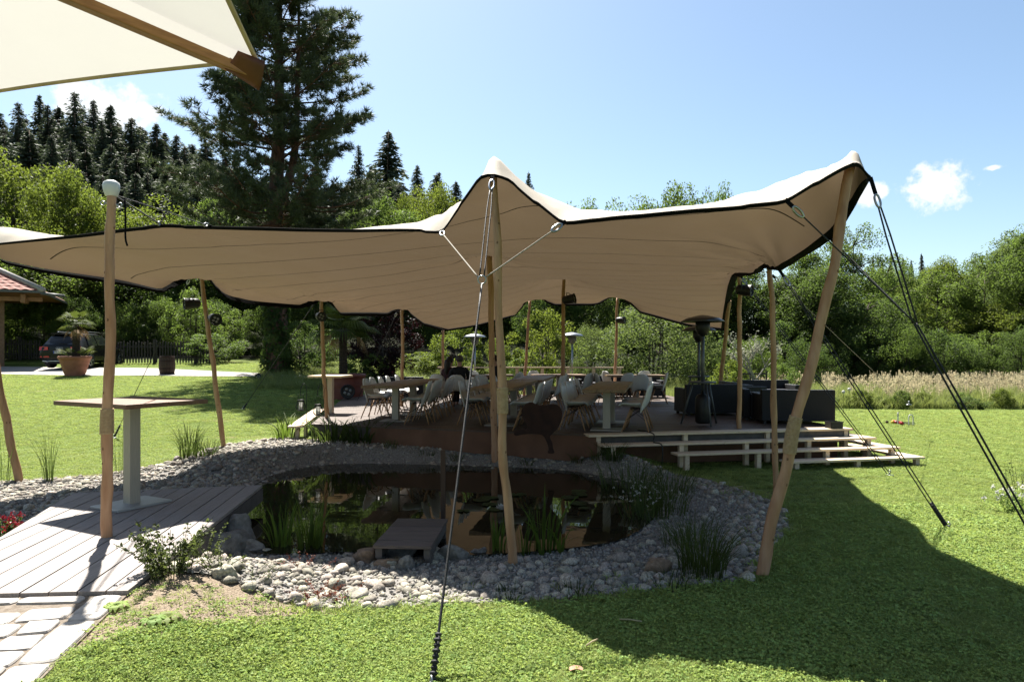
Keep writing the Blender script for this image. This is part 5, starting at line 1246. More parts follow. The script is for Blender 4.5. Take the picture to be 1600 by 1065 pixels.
tag(MB().tube(catmull(cpt, 36), .010, 6).build('power_cable', M['black'], None, True, origin=c), 'black power cable hanging over the upper steps', 'cable')
g = G(1403, 663, 0)
t = thing('croquet_peg', 'white croquet peg standing on the right lawn', 'peg', g); MB().tube([g, g+Vector((0, 0, .30))], .017, 8).build('stick', M['white'], t); MB().torus(g+Vector((0, 0, .24)), .016, .006).build('band', M['black'], t); MB().sphere(g+Vector((0, 0, .305)), .02).build('tip', M['white'], t, True)
g = G(1423, 665, 0); tag(MB().tube(catmull([g+Vector((-.05, 0, 0)), g+Vector((-.05, 0, .24)), g+Vector((0, .0, .29)), g+Vector((.06, 0, .24)), g+Vector((.06, 0, 0))], 20), .012, 6).build('croquet_hoop', M['white'], None, True, origin=g), 'white croquet hoop on the right lawn', 'hoop')
def mallet(a, b, hm, label):
    a, b = Vector(a), Vector(b); t = thing('croquet_mallet', label, 'mallet', a); d = (b-a).normalized(); s = d.cross(Vector((0, 0, 1)))
    MB().tube([a, b], .012, 6).build('handle', M['gutter'], t); MB().tube([a-s*.11, a+s*.11], .045, 10).build('head', hm, t, True)
    MB().torus(a+s*.07, .046, .008, s).build('band', M['black'], t, True)
g = G(1408, 663, 0); mallet(g+Vector((-.02, -.05, .045)), g+Vector((.28, -.18, .02)), M['redpaint'], 'red headed croquet mallet lying by the white peg'); mallet(g+Vector((-.02, .22, .045)), g+Vector((.55, .30, .02)), M['redpaint'], 'second red croquet mallet lying behind the first')
g = G(1395, 661.5, 0); t = thing('croquet_ball', 'yellow ball lying left of the croquet peg', 'ball', g); MB().sphere(g+Vector((0, 0, .045)), .045).build('ball', M['yellow'], t, True)
g2 = g+Vector((-.14, .03, 0)); tag(MB().sphere(g2+Vector((0, 0, .04)), .04).build('croquet_ball', M['rust'], None, True, origin=g2), 'dark ball lying beside the yellow one', 'ball')

# rusty sculpture before the deck
sc_ = P(862, 706, 10.95); sb = thing('iron_sculpture', 'dark rusty sculpture with broad rounded body on one bent leg before the deck', 'sculpture', (sc_.x, 10.95, gz1(sc_.x, 10.95)))
out = [(817, 655), (815, 642), (820, 632), (830, 628), (840, 632), (850, 633), (862, 631), (872, 633), (878, 642), (877, 655), (872, 667), (864, 676), (859, 682), (863, 691), (864, 700), (866, 707), (856, 707), (857, 700), (854, 690), (848, 680), (835, 677), (818, 678), (806, 680), (803, 676), (810, 671), (822, 670), (824, 664)]
sp_ = catmull([P(a, b, 10.95) for a, b in out+[out[0]]], len(out)*4)[:-1]; cxy = P(850, 655, 10.95); mb = MB(); k = len(sp_)
def infl(f, y): return [(cxy.x+(p.x-cxy.x)*f if False else p.x, y, p.z) for p in sp_]
bmv = [(p.x, 10.95-.035, p.z) for p in sp_]+[(p.x, 10.95+.035, p.z) for p in sp_]
mb.add(bmv, [tuple(range(k)), tuple(range(2*k-1, k-1, -1))]+[(i, i+k, (i+1) % k+k, (i+1) % k) for i in range(k)]); mb.build('plate_body', M['rust'], sb, bevel=.008)
MB().lathe([(.13, 0), (.13, .015), (.02, .02)], (sc_.x, 10.95, gz1(sc_.x, 10.95)), 14).build('foot_plate', M['rust'], sb)

# ------------------------------------------------------------------ car, fence, barrel, hut
def car():
    t = thing('parked_car', 'dark estate car parked behind the terracotta pot, rear to camera', 'car', (0, 0, 0))
    # stations along y (rear 0 .. front 4.6); half section points (x, z)
    def sec(w, zb, zbelt, zr, wr): return [(w*.80, zb), (w*.97, zb+.12), (w, zb+.32), (w*.985, zbelt-.12), (w*.93, zbelt), (wr, zr-.06), (wr*.82, zr), (0, zr+.02)]
    st_ = [(0.0, sec(.80, .42, .92, 1.0, .74)), (.06, sec(.90, .34, .98, 1.08, .78)), (.28, sec(.94, .26, 1.02, 1.36, .66)), (.62, sec(.95, .24, 1.03, 1.60, .60)), (1.2, sec(.95, .23, 1.02, 1.65, .61)), (2.2, sec(.95, .23, 1.01, 1.64, .61)), (2.75, sec(.95, .23, 1.0, 1.52, .62)), (3.35, sec(.95, .23, .98, 1.04, .80)), (4.2, sec(.92, .25, .88, .93, .76)), (4.62, sec(.72, .35, .70, .76, .6))]
    vs, fs = [], []
    for y, s in st_:
        full = [(x, z) for x, z in s]+[(-x, z) for x, z in s[-2::-1]]
        vs += [(x, y, z) for x, z in full]
    k = 15
    for i in range(len(st_)-1):
        for j in range(k-1): fs.append((i*k+j, i*k+j+1, (i+1)*k+j+1, (i+1)*k+j))
        fs.append((i*k+k-1, i*k, (i+1)*k, (i+1)*k+k-1))
    fs += [tuple(range(k-1, -1, -1)), tuple((len(st_)-1)*k+j for j in range(k))]
    b = MB().add(vs, fs).build('body', M['carpaint'], t, True, world=False, bevel=.02)
    def quad(name, pts, m, off=(0, 0, 0)): return MB().add([Vector(p)+Vector(off) for p in pts]+[Vector(p)+Vector(off)*-.4 for p in pts], [(0, 1, 2, 3), (7, 6, 5, 4), (0, 4, 5, 1), (1, 5, 6, 2), (2, 6, 7, 3), (3, 7, 4, 0)]).build(name, m, t, world=False)
    quad('rear_window', [(-.70, .09, 1.09), (.70, .09, 1.09), (.58, .43, 1.47), (-.58, .43, 1.47)], M['glass'], (0, -.02, .015))
    for s in (-1, 1):
        quad('side_window', [(s*.885, .75, 1.07), (s*.885, 1.55, 1.06), (s*.66, 1.55, 1.55), (s*.66, .95, 1.53)], M['glass'], (s*.02, 0, .006)); quad('side_window', [(s*.885, 1.62, 1.06), (s*.885, 2.75, 1.05), (s*.68, 2.35, 1.52), (s*.66, 1.62, 1.55)], M['glass'], (s*.02, 0, .006))
        quad('tail_light', [(s*.50, -.005, .84), (s*.92, .06, .82), (s*.89, .08, 1.0), (s*.50, -.005, .985)], M['redlens'], (0, -.03, 0))
        quad('reflector', [(s*.45, .0, .50), (s*.86, .04, .50), (s*.86, .04, .56), (s*.45, .0, .56)], M['redlens'], (0, -.025, 0))
        MB().tube([(s*.58, .9, 1.685), (s*.60, 1.0, 1.71), (s*.60, 2.3, 1.70), (s*.58, 2.45, 1.66)], .018, 6).build('roof_rail', M['steel'], t, True, world=False)
        MB().box((s*1.0, 2.6, 1.06), (.16, .10, .12)).build('mirror', M['carpaint'], t, world=False, bevel=.02)
        MB().tube([(s*.52, .05, .30), (s*.52, -.04, .30)], .045, 10).build('exhaust', M['steel'], t, True, world=False)
        for y in (.85, 3.72):
            w = MB().lathe([(.20, -.12), (.34, -.125), (.365, -.09), (.365, .09), (.34, .125), (.20, .12)], (s*.83, y, .365), 24, Vector((1, 0, 0))).build('wheel', M['tyre'], t, True, world=False)
            rm = MB(); rm.lathe([(.25, -.02), (.26, .0), (.23, .01)], (s*.955, y, .365), 22, Vector((s, 0, 0)), close=False)
            for q in range(5):
                a = q*2*PI/5; rm.bar((s*.955, y, .365), (s*.955, y+.235*math.cos(a), .365+.235*math.sin(a)), .07, .02, (1, 0, 0))
            r_ = rm.build('rim', M['rim'], t, world=False); r_.parent = w; r_.location = (0, 0, 0)
    MB().box((0, .05, .33), (1.5, .10, .05)).build('bumper_trim', M['rim'], t, world=False, bevel=.01)
    MB().box((0, .05, .245), (1.3, .12, .10)).build('diffuser', M['tyre'], t, world=False)
    MB().box((0, .50, 1.60), (1.2, .28, .03)).build('spoiler', M['carpaint'], t, world=False, bevel=.01)
    MB().box((.12, .06, 1.12), (.36, .02, .025)).build('wiper', M['tyre'], t, world=False)
    MB().box((0, -.012, .74), (.54, .02, .12)).build('number_plate', M['plate'], t, world=False); MB().box((-.245, -.023, .74), (.045, .006, .11)).build('plate_band', M['eublue'], t, world=False)
    cu = bpy.data.curves.new('plate_text', 'FONT'); cu.body = 'MÜM 290'; cu.size = .115; cu.align_x = 'CENTER'; cu.align_y = 'CENTER'; cu.extrude = .002; cu.materials.append(M['platetext'])
    tx0 = bpy.data.objects.new('plate_text', cu); COL.objects.link(tx0); bpy.context.view_layer.update(); tm_ = bpy.data.meshes.new_from_object(tx0.evaluated_get(bpy.context.evaluated_depsgraph_get())); bpy.data.objects.remove(tx0); tx = bpy.data.objects.new('plate_text', tm_); COL.objects.link(tx); tx.parent = t; tx.location = (.02, -.024, .74); tx.rotation_euler = (PI/2, 0, 0)
    mb = MB()
    for i in range(4): mb.torus((-.105+.07*i, -.008, .92), .045, .009, (0, 1, -.1), 14, 5)
    mb.build('ring_emblem', M['rim'], t, True, world=False)
    return t
cr_ = car(); D = 31.4; cx_ = (93-800)/F*D; cr_.location = (cx_, D, gz1(cx_, D+1.5)-.02+.04); cr_.rotation_euler = (0, 0, R(5)); 

def fence(ptsx, D0, D1, label):
    x0, x1 = (ptsx[0]-800)/F*D0, (ptsx[1]-800)/F*D1; n = int(math.hypot(x1-x0, D1-D0)/.145); t = thing('picket_fence', label, 'fence', (x0, D0, gz1(x0, D0)))
    me_ = None
    for i in range(n+1):
        f = i/n; x = x0+(x1-x0)*f; y = D0+(D1-D0)*f; z = gz1(x, y)
        if i % 14 == 0: MB().box((x, y+.05, z+.62), (.13, .13, 1.35), random.uniform(0, .2)).build('post', M['fence'], t)
        if me_ is None:
            mb = MB(); mb.box((0, 0, .58), (.07, .025, 1.05)); mb.add([(-.035, -.0125, 1.105), (.035, -.0125, 1.105), (.035, .0125, 1.105), (-.035, .0125, 1.105), (0, -.0125, 1.17), (0, .0125, 1.17)], [(0, 1, 4), (1, 2, 5, 4), (2, 3, 5), (3, 0, 4, 5)]); me_ = mb.mesh('picket')
        o = link('picket', me_, M['fence'], t); o.location = Vector((x, y-.03, z))-t.location; o.rotation_euler = (0, random.uniform(-.03, .03), 0); o.scale = (1, 1, random.uniform(.95, 1.05))
    for h in (.35, .9):
        mb = MB()
        for i in range(12):
            a, b = [Vector((x0+(x1-x0)*q, D0+(D1-D0)*q, 0)) for q in (i/12, (i+1)/12)]
            a.z = gz1(a.x, a.y)+h; b.z = gz1(b.x, b.y)+h; mb.bar(a, b, .04, .08)
        mb.build('rail', M['fence'], t)
fence((-25, 62), 38.2, 38.0, 'dark picket fence left of the parked car'); fence((176, 332), 35.2, 35.6, 'dark picket fence between the car and the oak barrel')
D = 29.5; x = (261-800)/F*D; z = gz1(x, D); t = thing('rain_barrel', 'old oak barrel with iron hoops on the edge of the drive', 'barrel', (x, D, z))
for k in range(16):
    a0, a1 = 2*PI*(k+.03)/16, 2*PI*(k+.97)/16; pr = [(.27, 0), (.315, .22), (.33, .42), (.315, .62), (.275, .82)]
    MB().grid(lambda u, v: (lambda r, zz, a: (r*math.cos(a), r*math.sin(a), zz))(pr[round(v*4)][0], pr[round(v*4)][1], a0+(a1-a0)*u), 2, 4).build('stave', M['barrel'], t, world=False)
for zz, rr in ((.08, .29), (.26, .322), (.58, .322), (.76, .29)): MB().lathe([(rr, zz-.02), (rr+.006, zz-.02), (rr+.006, zz+.02), (rr, zz+.02)], (0, 0, 0), 22, close=False).build('hoop', M['rust'], t, True, world=False)
MB().lathe([(.26, .76), (.002, .77)], (0, 0, 0), 20, close=False).build('lid', M['barrel'], t, world=False)

# hut corner at the left edge: tiled hipped roof, gutter, carved rafter ends, post
D = 17.0
def HP(px, py, D=17.0): return P(px, py, D)
hut = thing('garden_hut', 'small hut with red tiled roof at the left picture edge', 'hut', (-28.5, 35, gz1(-28.5, 35)))
e0 = P(83, 468, 16.5); e1 = P(-160, 424, 14.3); r0 = P(4, 434, 18.0)
e0 = Vector((-22.75, 33.0, 4.92)); eL = Vector((-33.9, 27.8, 4.92)); eB = Vector((-27.0, 41.6, 4.92)); eBL = Vector((-38.2, 36.4, 4.92)); ap = Vector((-28.9, 35.3, 7.2)); ap2 = Vector((-32.0, 33.9, 7.2))
MB().add([e0, eL, eBL, eB, ap, ap2]+[v-Vector((0, 0, .06)) for v in (e0, eL, eBL, eB)], [(0, 4, 5, 1), (0, 3, 4), (3, 2, 5, 4), (1, 5, 2), (6, 7, 8, 9), (0, 1, 7, 6), (3, 0, 6, 9), (1, 2, 8, 7), (2, 3, 9, 8)]).build('roof', M['tile'], hut)
def tiles(a, b, c, d_, n, name):   # rows of pan tiles on one slope: eave a-b, ridge c-d
    mb = MB(); rows = 13; cnt = 0
    for i in range(rows):
        f0, f1 = i/rows, (i+1.25)/rows; nn = n
        for k in range(nn):
            g0, g1 = k/nn, (k+1)/nn
            def pt(g, f): return a.lerp(b, g).lerp(c.lerp(d_, g), min(f, 1))
            up = Vector((0, 0, .05)); p0, p1, p2, p3 = pt(g0, f0), pt(g1, f0), pt(g1, f1), pt(g0, f1); m0, m1 = (p0+p1)/2+up*1.6, (p2+p3)/2+up*.7
            mb.add([p0+up*.5, m0, p1+up*.5, p2+up*.2, m1, p3+up*.2], [(0, 1, 4, 5), (1, 2, 3, 4), (0, 2, 1)])
    o = mb.build(name, M['tile'], hut); tag(o, kind='stuff')
tiles(eL, e0, ap2, ap, 30, 'roof_tiles'); tiles(e0, eB, ap, ap, 26, 'roof_tiles')
MB().tube([e0.lerp(ap, -.02)+Vector((0, 0, .07)), ap+Vector((0, 0, .1))], .14, 8).build('hip_ridge', M['granite'], hut, True)
MB().bar(eL+Vector((0, -.06, -.06)), e0+Vector((0, -.06, -.06)), .12, .10).build('gutter', M['gutter'], hut); MB().bar(e0+Vector((.06, 0, -.06)), eB+Vector((.06, 0, -.06)), .12, .10).build('gutter', M['gutter'], hut)
ed = (e0-eL).normalized()
ext = MB().tube([e0+Vector((0, -.06, -.12)), e0+ed*1.0+Vector((0, -.1, -.22))], .07, 8).build('gutter_spout', M['gutter'], hut, True)
for k in range(6):
    q = e0.lerp(eL, .09+k*.13)+Vector((.1, .6, -.38)); MB().box(q, (.2, .8, .42), R(25)).build('rafter_end', M['hutwood'], hut, bevel=.02)
MB().bar(e0.lerp(eL, .03)+Vector((0, .7, -.38)), eL+Vector((0, .7, -.38)), .16, .2).build('wall_plate', M['hutwood'], hut)
ps = P(0, 580, 33.4); MB().box((ps.x-.08, 33.4, (gz1(ps.x, 33.4)+4.6)/2), (.34, .34, 4.6-gz1(ps.x, 33.4))).build('post', M['brick'], hut)
MB().box((-34.0, 35.5, 2.8), (5, 5.0, 3.8), R(25)).build('wall', M['hutwood'], hut)

# ------------------------------------------------------------------ cream parasol overhead
C0 = Vector((-1.125, 3.0, 3.16)); rd = Vector((-.74, -.672, 0)); Rr = 3.0; Mc = C0+rd*Rr+Vector((0, 0, .50))
par = thing('cream_parasol', 'large cream garden parasol reaching in from the upper left', 'parasol', (Mc.x, Mc.y, 0))
def corner(k): return Vector((Mc.x, Mc.y, 0))+Matrix.Rotation(R(60*k), 3, 'Z')@(Vector((C0.x-Mc.x, C0.y-Mc.y, 0)))+Vector((0, 0, C0.z))
def hem_pt(k, s):
    a, b = corner(k), corner(k+1); p = a.lerp(b, s); cen = Vector((Mc.x, Mc.y, p.z)); w = math.sin(PI*s)
    return p+(cen-p)*.02*w+Vector((0, 0, .02*w))
for k in range(6):
    def pan(u, v):
        p = hem_pt(k, u); q = p.lerp(Mc+Vector((0, 0, .02)), v); return q+Vector((0, 0, -.10*math.sin(PI*v)*math.sin(PI*u)+.03))
    MB().grid(pan, 14, 12).build('canopy_panel', M['cream'], par, True)
    hp = [hem_pt(k, i/20)+Vector((0, 0, .03)) for i in range(21)]; MB().tube(hp, .011, 6).build('hem_piping', M['hempiping'], par, True)
    a = corner(k); d = (Mc-a).normalized(); MB().bar(a+d*.04-Vector((0, 0, .045)), Mc-Vector((0, 0, .10)), .046, .042).build('rib', M['ribwood'], par, bevel=.004)
    # leather corner pocket
    sdv = d.cross(Vector((0, 0, 1))).normalized(); mb = MB(); e = a-Vector((0, 0, .03))
    def pk_(u, v):
        s_ = (u-.5)*2; ww = .062*(1-.25*v); x = e-d*.015+d*(.15*v*(1-.25*abs(s_))); return x+sdv*s_*ww+Vector((0, 0, -.055*(1-s_*s_)*(1-.55*v)-.01+.05*abs(s_)))
    o = mb.grid(pk_, 10, 6).build('corner_pocket', M['leather'], par, True); o.modifiers.new('thick', 'SOLIDIFY').thickness = .006
MB().tube([(Mc.x, Mc.y, .0), (Mc.x, Mc.y, Mc.z+.1)], .045, 12).build('mast', M['ribwood'], par, True); MB().lathe([(.4, .27), (.4, .35), (.08, .36), (.06, .5)], (Mc.x, Mc.y, 0), 20).build('base', M['gutter'], par, True)
MB().lathe([(.09, -.12), (.09, .06), (.03, .12)], Mc, 14).build('hub', M['black'], par, True)

# ------------------------------------------------------------------ stones, boulders, dock
rng = np.random.default_rng(17); random.seed(17)
def stone_mesh(seed, sub=2, rough=.24, sq=.60):
    r_ = np.random.default_rng(seed); mb = MB().sphere((0, 0, 0), 1.0, seg=9 if sub < 3 else 22, rings=5 if sub < 3 else 13); v = np.array(mb.v)
    ax = r_.normal(size=(5, 3)); ax /= np.linalg.norm(ax, axis=1, keepdims=True); off = r_.uniform(.42, .9, 5)
    for a, o in zip(ax, off):      # planed facets
        d = v@a; v = np.where((d > o)[:, None], v-(d-o)[:, None]*a*.85, v)
    v += (np.sin(v@r_.normal(size=(3, 3))*3.1+r_.uniform(0, 6, 3)))*rough*.5+(np.sin(v@r_.normal(size=(3, 3))*7+1))*rough*.2
    v *= np.array([1.0, r_.uniform(.68, .95), sq*r_.uniform(.75, 1.1)]); mb.v = [tuple(p) for p in v]
    me = mb.mesh('stone'); me.polygons.foreach_set('use_smooth', [True]*len(me.polygons)); return me
SM = [stone_mesh(s) for s in range(9)]
for m_ in SM: m_.materials.append(M['stone'])
# candidate cobbles: bigger toward the outer rim of the bank and in front
cand = []
tries = 0
occ = {}
def free(x, y, r):
    kx, ky = int(x/.25), int(y/.25)
    for i in range(kx-1, kx+2):
        for j in range(ky-1, ky+2):
            for (a, b, c) in occ.get((i, j), ()):
                if (a-x)**2+(b-y)**2 < ((c+r)*.66)**2: return False
    occ.setdefault((kx, ky), []).append((x, y, r)); return True
N_T = 42000
px_ = rng.uniform(-8, 3.4, N_T); py_ = rng.uniform(5, 13.2, N_T); ok = inpoly(px_, py_, BANK) & ~inpoly(px_, py_, PLAT)
dw = polydist(px_, py_, WATER); ok &= ~(inpoly(px_, py_, WATER) & (dw > .08)); do = polydist(px_, py_, BANK)
for x, y, d, o in zip(px_[ok], py_[ok], dw[ok], do[ok]):
    front = y < 6.6; rside = x > 1.9 and y < 9.9
    leftb = x < -3.6
    # probability of a cobble and its size
    if front: p = .10+.9*sstep(.30, .75, d)*(1 if x > -2.6 else .7); r = random.uniform(.020, .060)*(1.7 if random.random() < .14 else 1)
    elif rside: p = .03+.9*(1-sstep(.3, .65, o)); r = random.uniform(.022, .065)
    elif leftb: p = .75 if y < 11 else .45; r = random.uniform(.02, .06)*(1.6 if random.random() < .12 else 1)
    else: p = .10+.25*(1-sstep(.1, .4, o)); r = random.uniform(.025, .06)
    if random.random() < p and free(x, y, r): cand.append((x, y, r))
vis = [(r/y, x, y, r) for x, y, r in cand if abs(x/y) < .77 or True]
vis.sort(reverse=True); print('cobbles', len(vis))
Zc = gz([v_[1] for v_ in vis], [v_[2] for v_ in vis])
for i, (s, x, y, r) in enumerate(vis[:300]):
    o = bpy.data.objects.new('stone', SM[i % 9]); COL.objects.link(o); o.parent = bed; o.location = (x, y, Zc[i]+r*.32); o.rotation_euler = (random.uniform(-.3, .3), random.uniform(-.3, .3), random.uniform(0, 6.28)); o.scale = (r*1.08,)*3
rest = vis[300:]
src_st = [o for o in bed.children if o.name.startswith('stone')][:9]
rot = zrot(len(rest)); rot[:, :2] = rng.uniform(-.35, .35, (len(rest), 2))
scatter('small_stones', np.array([(x, y, Zc[300+i]+r*.3) for i, (s, x, y, r) in enumerate(rest)]), rot, np.array([r*1.05 for s, x, y, r in rest]), src_st, bed)
# fine gravel
n = 60000; gx = rng.uniform(-7.5, 3.3, n); gy = rng.uniform(5, 13, n); k = inpoly(gx, gy, BANK) & ~(inpoly(gx, gy, WATER) & (polydist(gx, gy, WATER) > .10)) & ~inpoly(gx, gy, PLAT)
k &= rng.random(n) < np.clip(7.5/gy, 0, 1)**1.5
gx, gy = gx[k], gy[k]; r = rng.uniform(.009, .022, len(gx)); rot = rng.uniform(0, 6.28, (len(gx), 3)); print('gravel', len(gx))
PM = [stone_mesh(40+s) for s in range(3)]; psrc = []
for i, m_ in enumerate(PM):
    m_.materials.append(M['pebble']); o = bpy.data.objects.new('pebble', m_); COL.objects.link(o); o.parent = bed; q = [(1.9, 7.2), (2.0, 7.4), (1.8, 7.6)][i]; o.location = (*q, gz1(*q)+.012); o.scale = (.02,)*3; psrc.append(o)
scatter('fine_gravel', np.stack([gx, gy, gz(gx, gy)+.012+r*.3], 1), rot, r, psrc, bed)
# boulders
def boulder(px, py, D, sc3, label, m='rock', seed=0, rz=0):
    me = stone_mesh(100+seed, 3, .22, .9); p = P(px, py, D); z = max(gz1(p.x, p.y), -.05)
    o = link('boulder', me, M[m], None, True, (p.x, p.y, z+sc3[2]*.35)); o.scale = sc3; o.rotation_euler = (0, 0, rz); tag(o, label, 'rock', 'large rocks at the pond edge')
boulder(378, 826, 6.95, (.20, .22, .26), 'grey blocky boulder under the platform edge, upper one', 'rock', 1, .4); boulder(352, 850, 6.55, (.27, .24, .22), 'big smooth grey boulder below the platform edge', 'rock', 2, 1.2); boulder(390, 850, 6.62, (.14, .13, .12), 'small flat boulder beside the big one under the platform', 'rock', 3)
boulder(572, 862, 6.3, (.13, .11, .14), 'brown grey rock left of the small dock', 'brownrock', 4); boulder(618, 850, 6.5, (.21, .15, .15), 'pale flat rock under the left side of the small dock', 'rock', 5); boulder(712, 858, 6.4, (.20, .16, .12), 'pale grey slab rock right of the small dock', 'rock', 6)
boulder(606, 876, 6.1, (.12, .09, .09), 'brown flat rock in front of the small dock', 'brownrock', 7); boulder(634, 872, 6.05, (.10, .08, .14), 'pointed grey rock in front of the small dock', 'rock', 8, .6); boulder(1026, 880, 5.95, (.13, .11, .12), 'brown rock among cobbles in front of the tall grass', 'brownrock', 9, .3)
boulder(982, 908, 5.6, (.10, .08, .08), 'rounded grey rock at the lawn edge below the brown rock', 'rock', 10); boulder(748, 856, 6.55, (.09, .07, .08), 'dark small rock between slab rock and iris', 'rock', 11); boulder(556, 928, 5.3, (.10, .08, .07), 'pale sunlit rock at the front lawn edge', 'stone', 12)
boulder(352, 942, 5.14, (.105, .08, .075), 'white smooth stone at the edge of the bare soil', 'stone', 13)
# small dock
dk = thing('small_dock', 'small dark plank dock reaching into the pond from the front bank', 'dock', (-.96, 6.62, 0), R(-3))
for i in range(6): MB().box((0, -.50+.17*i+.08, .165+random.uniform(-.002, .002)), (.53, .162, .03)).build('plank', M['dockwood'] if 'dockwood' in M else M.setdefault('dockwood', mat('dock_plank', (.17, .135, .115), (.11, .088, .075), .75, 6, (1, 12, 12), bump=.35, rnd=.12)), dk, world=False, bevel=.003)
for s in (-1, 1):
    MB().box((s*.22, .02, .10), (.06, .98, .09)).build('bearer', M['greyside'], dk, world=False)
    for y in (-.35, .42): MB().box((s*.22, y, -.16), (.07, .07, .42)).build('leg', M['greyside'], dk, world=False)
mb = MB(); mb.box((-.735, 7.28, .32), (.05, .05, 1.1)); tag(mb.build('dock_post', M['barrel'], origin=(-.735, 7.28, 0)), 'dark square post standing in the pond behind the small dock', 'post')

# ------------------------------------------------------------------ plants in the pond and on the banks
def blades(n, h, spread, w, lean, seed, curl=.35, tip=.0, flat=False):
    """upright clump of folded blades"""
    r_ = np.random.default_rng(seed); V, Fq = [], []; o = 0
    for i in range(n):
        a = r_.uniform(0, 2*PI); rr = spread*math.sqrt(r_.random()); hh = h*r_.uniform(.55, 1.1); l = lean*r_.uniform(.1, 1.3)*hh; ww = w*r_.uniform(.7, 1.2); b = np.array([math.cos(a)*rr, math.sin(a)*rr, 0]); d = np.array([math.cos(a+r_.uniform(-.7, .7)), math.sin(a+r_.uniform(-.7, .7)), 0]); s = np.array([-d[1], d[0], 0])*ww; rot_ = r_.uniform(-1, 1); s = s*math.cos(rot_)+d*ww*math.sin(rot_)
        k = 5
        for q in range(k):
            f = q/(k-1); c = b+d*l*(f**2)+np.array([0, 0, hh*(f-curl*lean*f**3)]); m = max(.06, (1-f**2.2))
            V += [c-s*m*.5, c+s*m*.5]
        for q in range(k-1): Fq.append((o+2*q, o+2*q+1, o+2*q+3, o+2*q+2))
        o += 2*k
    return np_mesh('blades', np.array(V), np.array(Fq))
def clump(name, label, px, py, D, n, h, spread, w, lean, m, seed, cat='plant', group=None, z=None, extra=None):
    p = P(px, py, D); zz = max(gz1(p.x, p.y), -.25) if z is None else z
    t = thing(name, label, cat, (p.x, p.y, zz), 0, group)
    link('leaf_blades', blades(n, h, spread, w, lean, seed), M[m], t)
    if extra: extra(t)
    return t
clump('iris_clump', 'left iris clump standing in the pond by the platform', 440, 855, 6.75, 26, .62, .10, .022, .42, 'reed', 1); clump('iris_clump', 'second iris clump in the pond right of the first one', 484, 858, 6.7, 34, .64, .12, .022, .40, 'reed', 2)
clump('iris_clump', 'iris clump just left of the crooked pole', 778, 858, 6.6, 18, .50, .08, .02, .35, 'reed', 3); clump('iris_clump', 'iris clump just right of the crooked pole', 816, 860, 6.55, 14, .52, .07, .02, .35, 'reed', 4); clump('iris_clump', 'tallest iris clump in the right part of the pond', 852, 857, 6.62, 30, .72, .12, .022, .38, 'reed', 5); clump('iris_clump', 'leaning iris shoots at the right of the tallest clump', 878, 855, 6.62, 9, .62, .05, .022, .95, 'reed', 6)
clump('ornamental_grass', 'big arching grass clump on the right gravel bank', 1098, 905, 5.85, 230, .62, .20, .007, .62, 'sedge', 7); clump('ornamental_grass', 'feathery grass growing over the gravel at the right bank', 1075, 850, 6.75, 150, .42, .28, .006, .75, 'sedge', 8); clump('ornamental_grass', 'shaded reedy grass at the back right pond edge', 1030, 800, 8.2, 160, .72, .35, .008, .5, 'sedge', 9); clump('ornamental_grass', 'dark grass at the back right corner of the pond', 985, 765, 9.6, 150, .66, .42, .009, .55, 'sedge', 10)
clump('ornamental_grass', 'dark reeds right of the water below the steps', 1050, 770, 9.2, 90, .55, .3, .008, .6, 'sedge', 20)
clump('ornamental_grass', 'tall grass tuft on the sunny left bank before the lawn', 297, 728, 11.4, 130, .78, .16, .010, .55, 'sedge', 11); clump('ornamental_grass', 'darker short grass tuft beside the tall left one', 326, 726, 11.5, 80, .42, .15, .010, .6, 'leafc2' if 'leafc2' in M else 'sedge', 12)
clump('ornamental_grass', 'slender upright grass among stones at the far left', 76, 752, 10.1, 40, .95, .07, .009, .3, 'sedge', 13); clump('ornamental_grass', 'thin grass behind the steel table pedestal', 186, 745, 10.6, 22, .9, .08, .007, .35, 'sedge', 14); clump('ornamental_grass', 'wispy grass beside the leftmost pole', 8, 745, 10.0, 22, 1.0, .10, .006, .5, 'sedge', 15)
clump('daylily', 'light green daylily leaves on the lawn edge left of the lanterns', 446, 690, 13.3, 46, .62, .24, .030, .75, 'reed', 16); clump('daylily', 'dark arching daylily leaves before the left deck corner', 520, 693, 12.9, 80, .66, .38, .034, .85, 'sedge', 17); clump('daylily', 'dark arching daylily leaves against the cloth skirt', 566, 694, 12.75, 80, .62, .38, .034, .85, 'sedge', 18)
clump('ornamental_grass', 'spiky grey green grass at the left end of the steps', 958, 705, 10.9, 120, .44, .16, .010, .85, 'sedge', 19)
clump('grass_tuft', 'green tuft between the cobbles at the front lawn edge', 905, 925, 5.35, 60, .14, .16, .008, .6, 'sedge', 21); clump('grass_tuft', 'green tuft among cobbles left of the brown rock', 800, 930, 5.3, 50, .12, .13, .008, .6, 'sedge', 22); clump('grass_tuft', 'low green tuft right of the brown rock', 1050, 905, 5.6, 70, .16, .2, .008, .6, 'sedge', 23)
for i, (px, D, h_) in enumerate(((612, 12.2, .26), (668, 12.0, .18), (716, 11.85, .22), (822, 11.5, .2), (905, 11.3, .24), (934, 11.1, .3))):
    clump('sedge_tuft', 'small dark sedge tuft at the foot of the cloth skirt, %s from the left' % ORDN[i], px, 704, D, 40, h_, .14, .010, .9, 'sedge', 60+i, group='sedge tufts along the skirt')
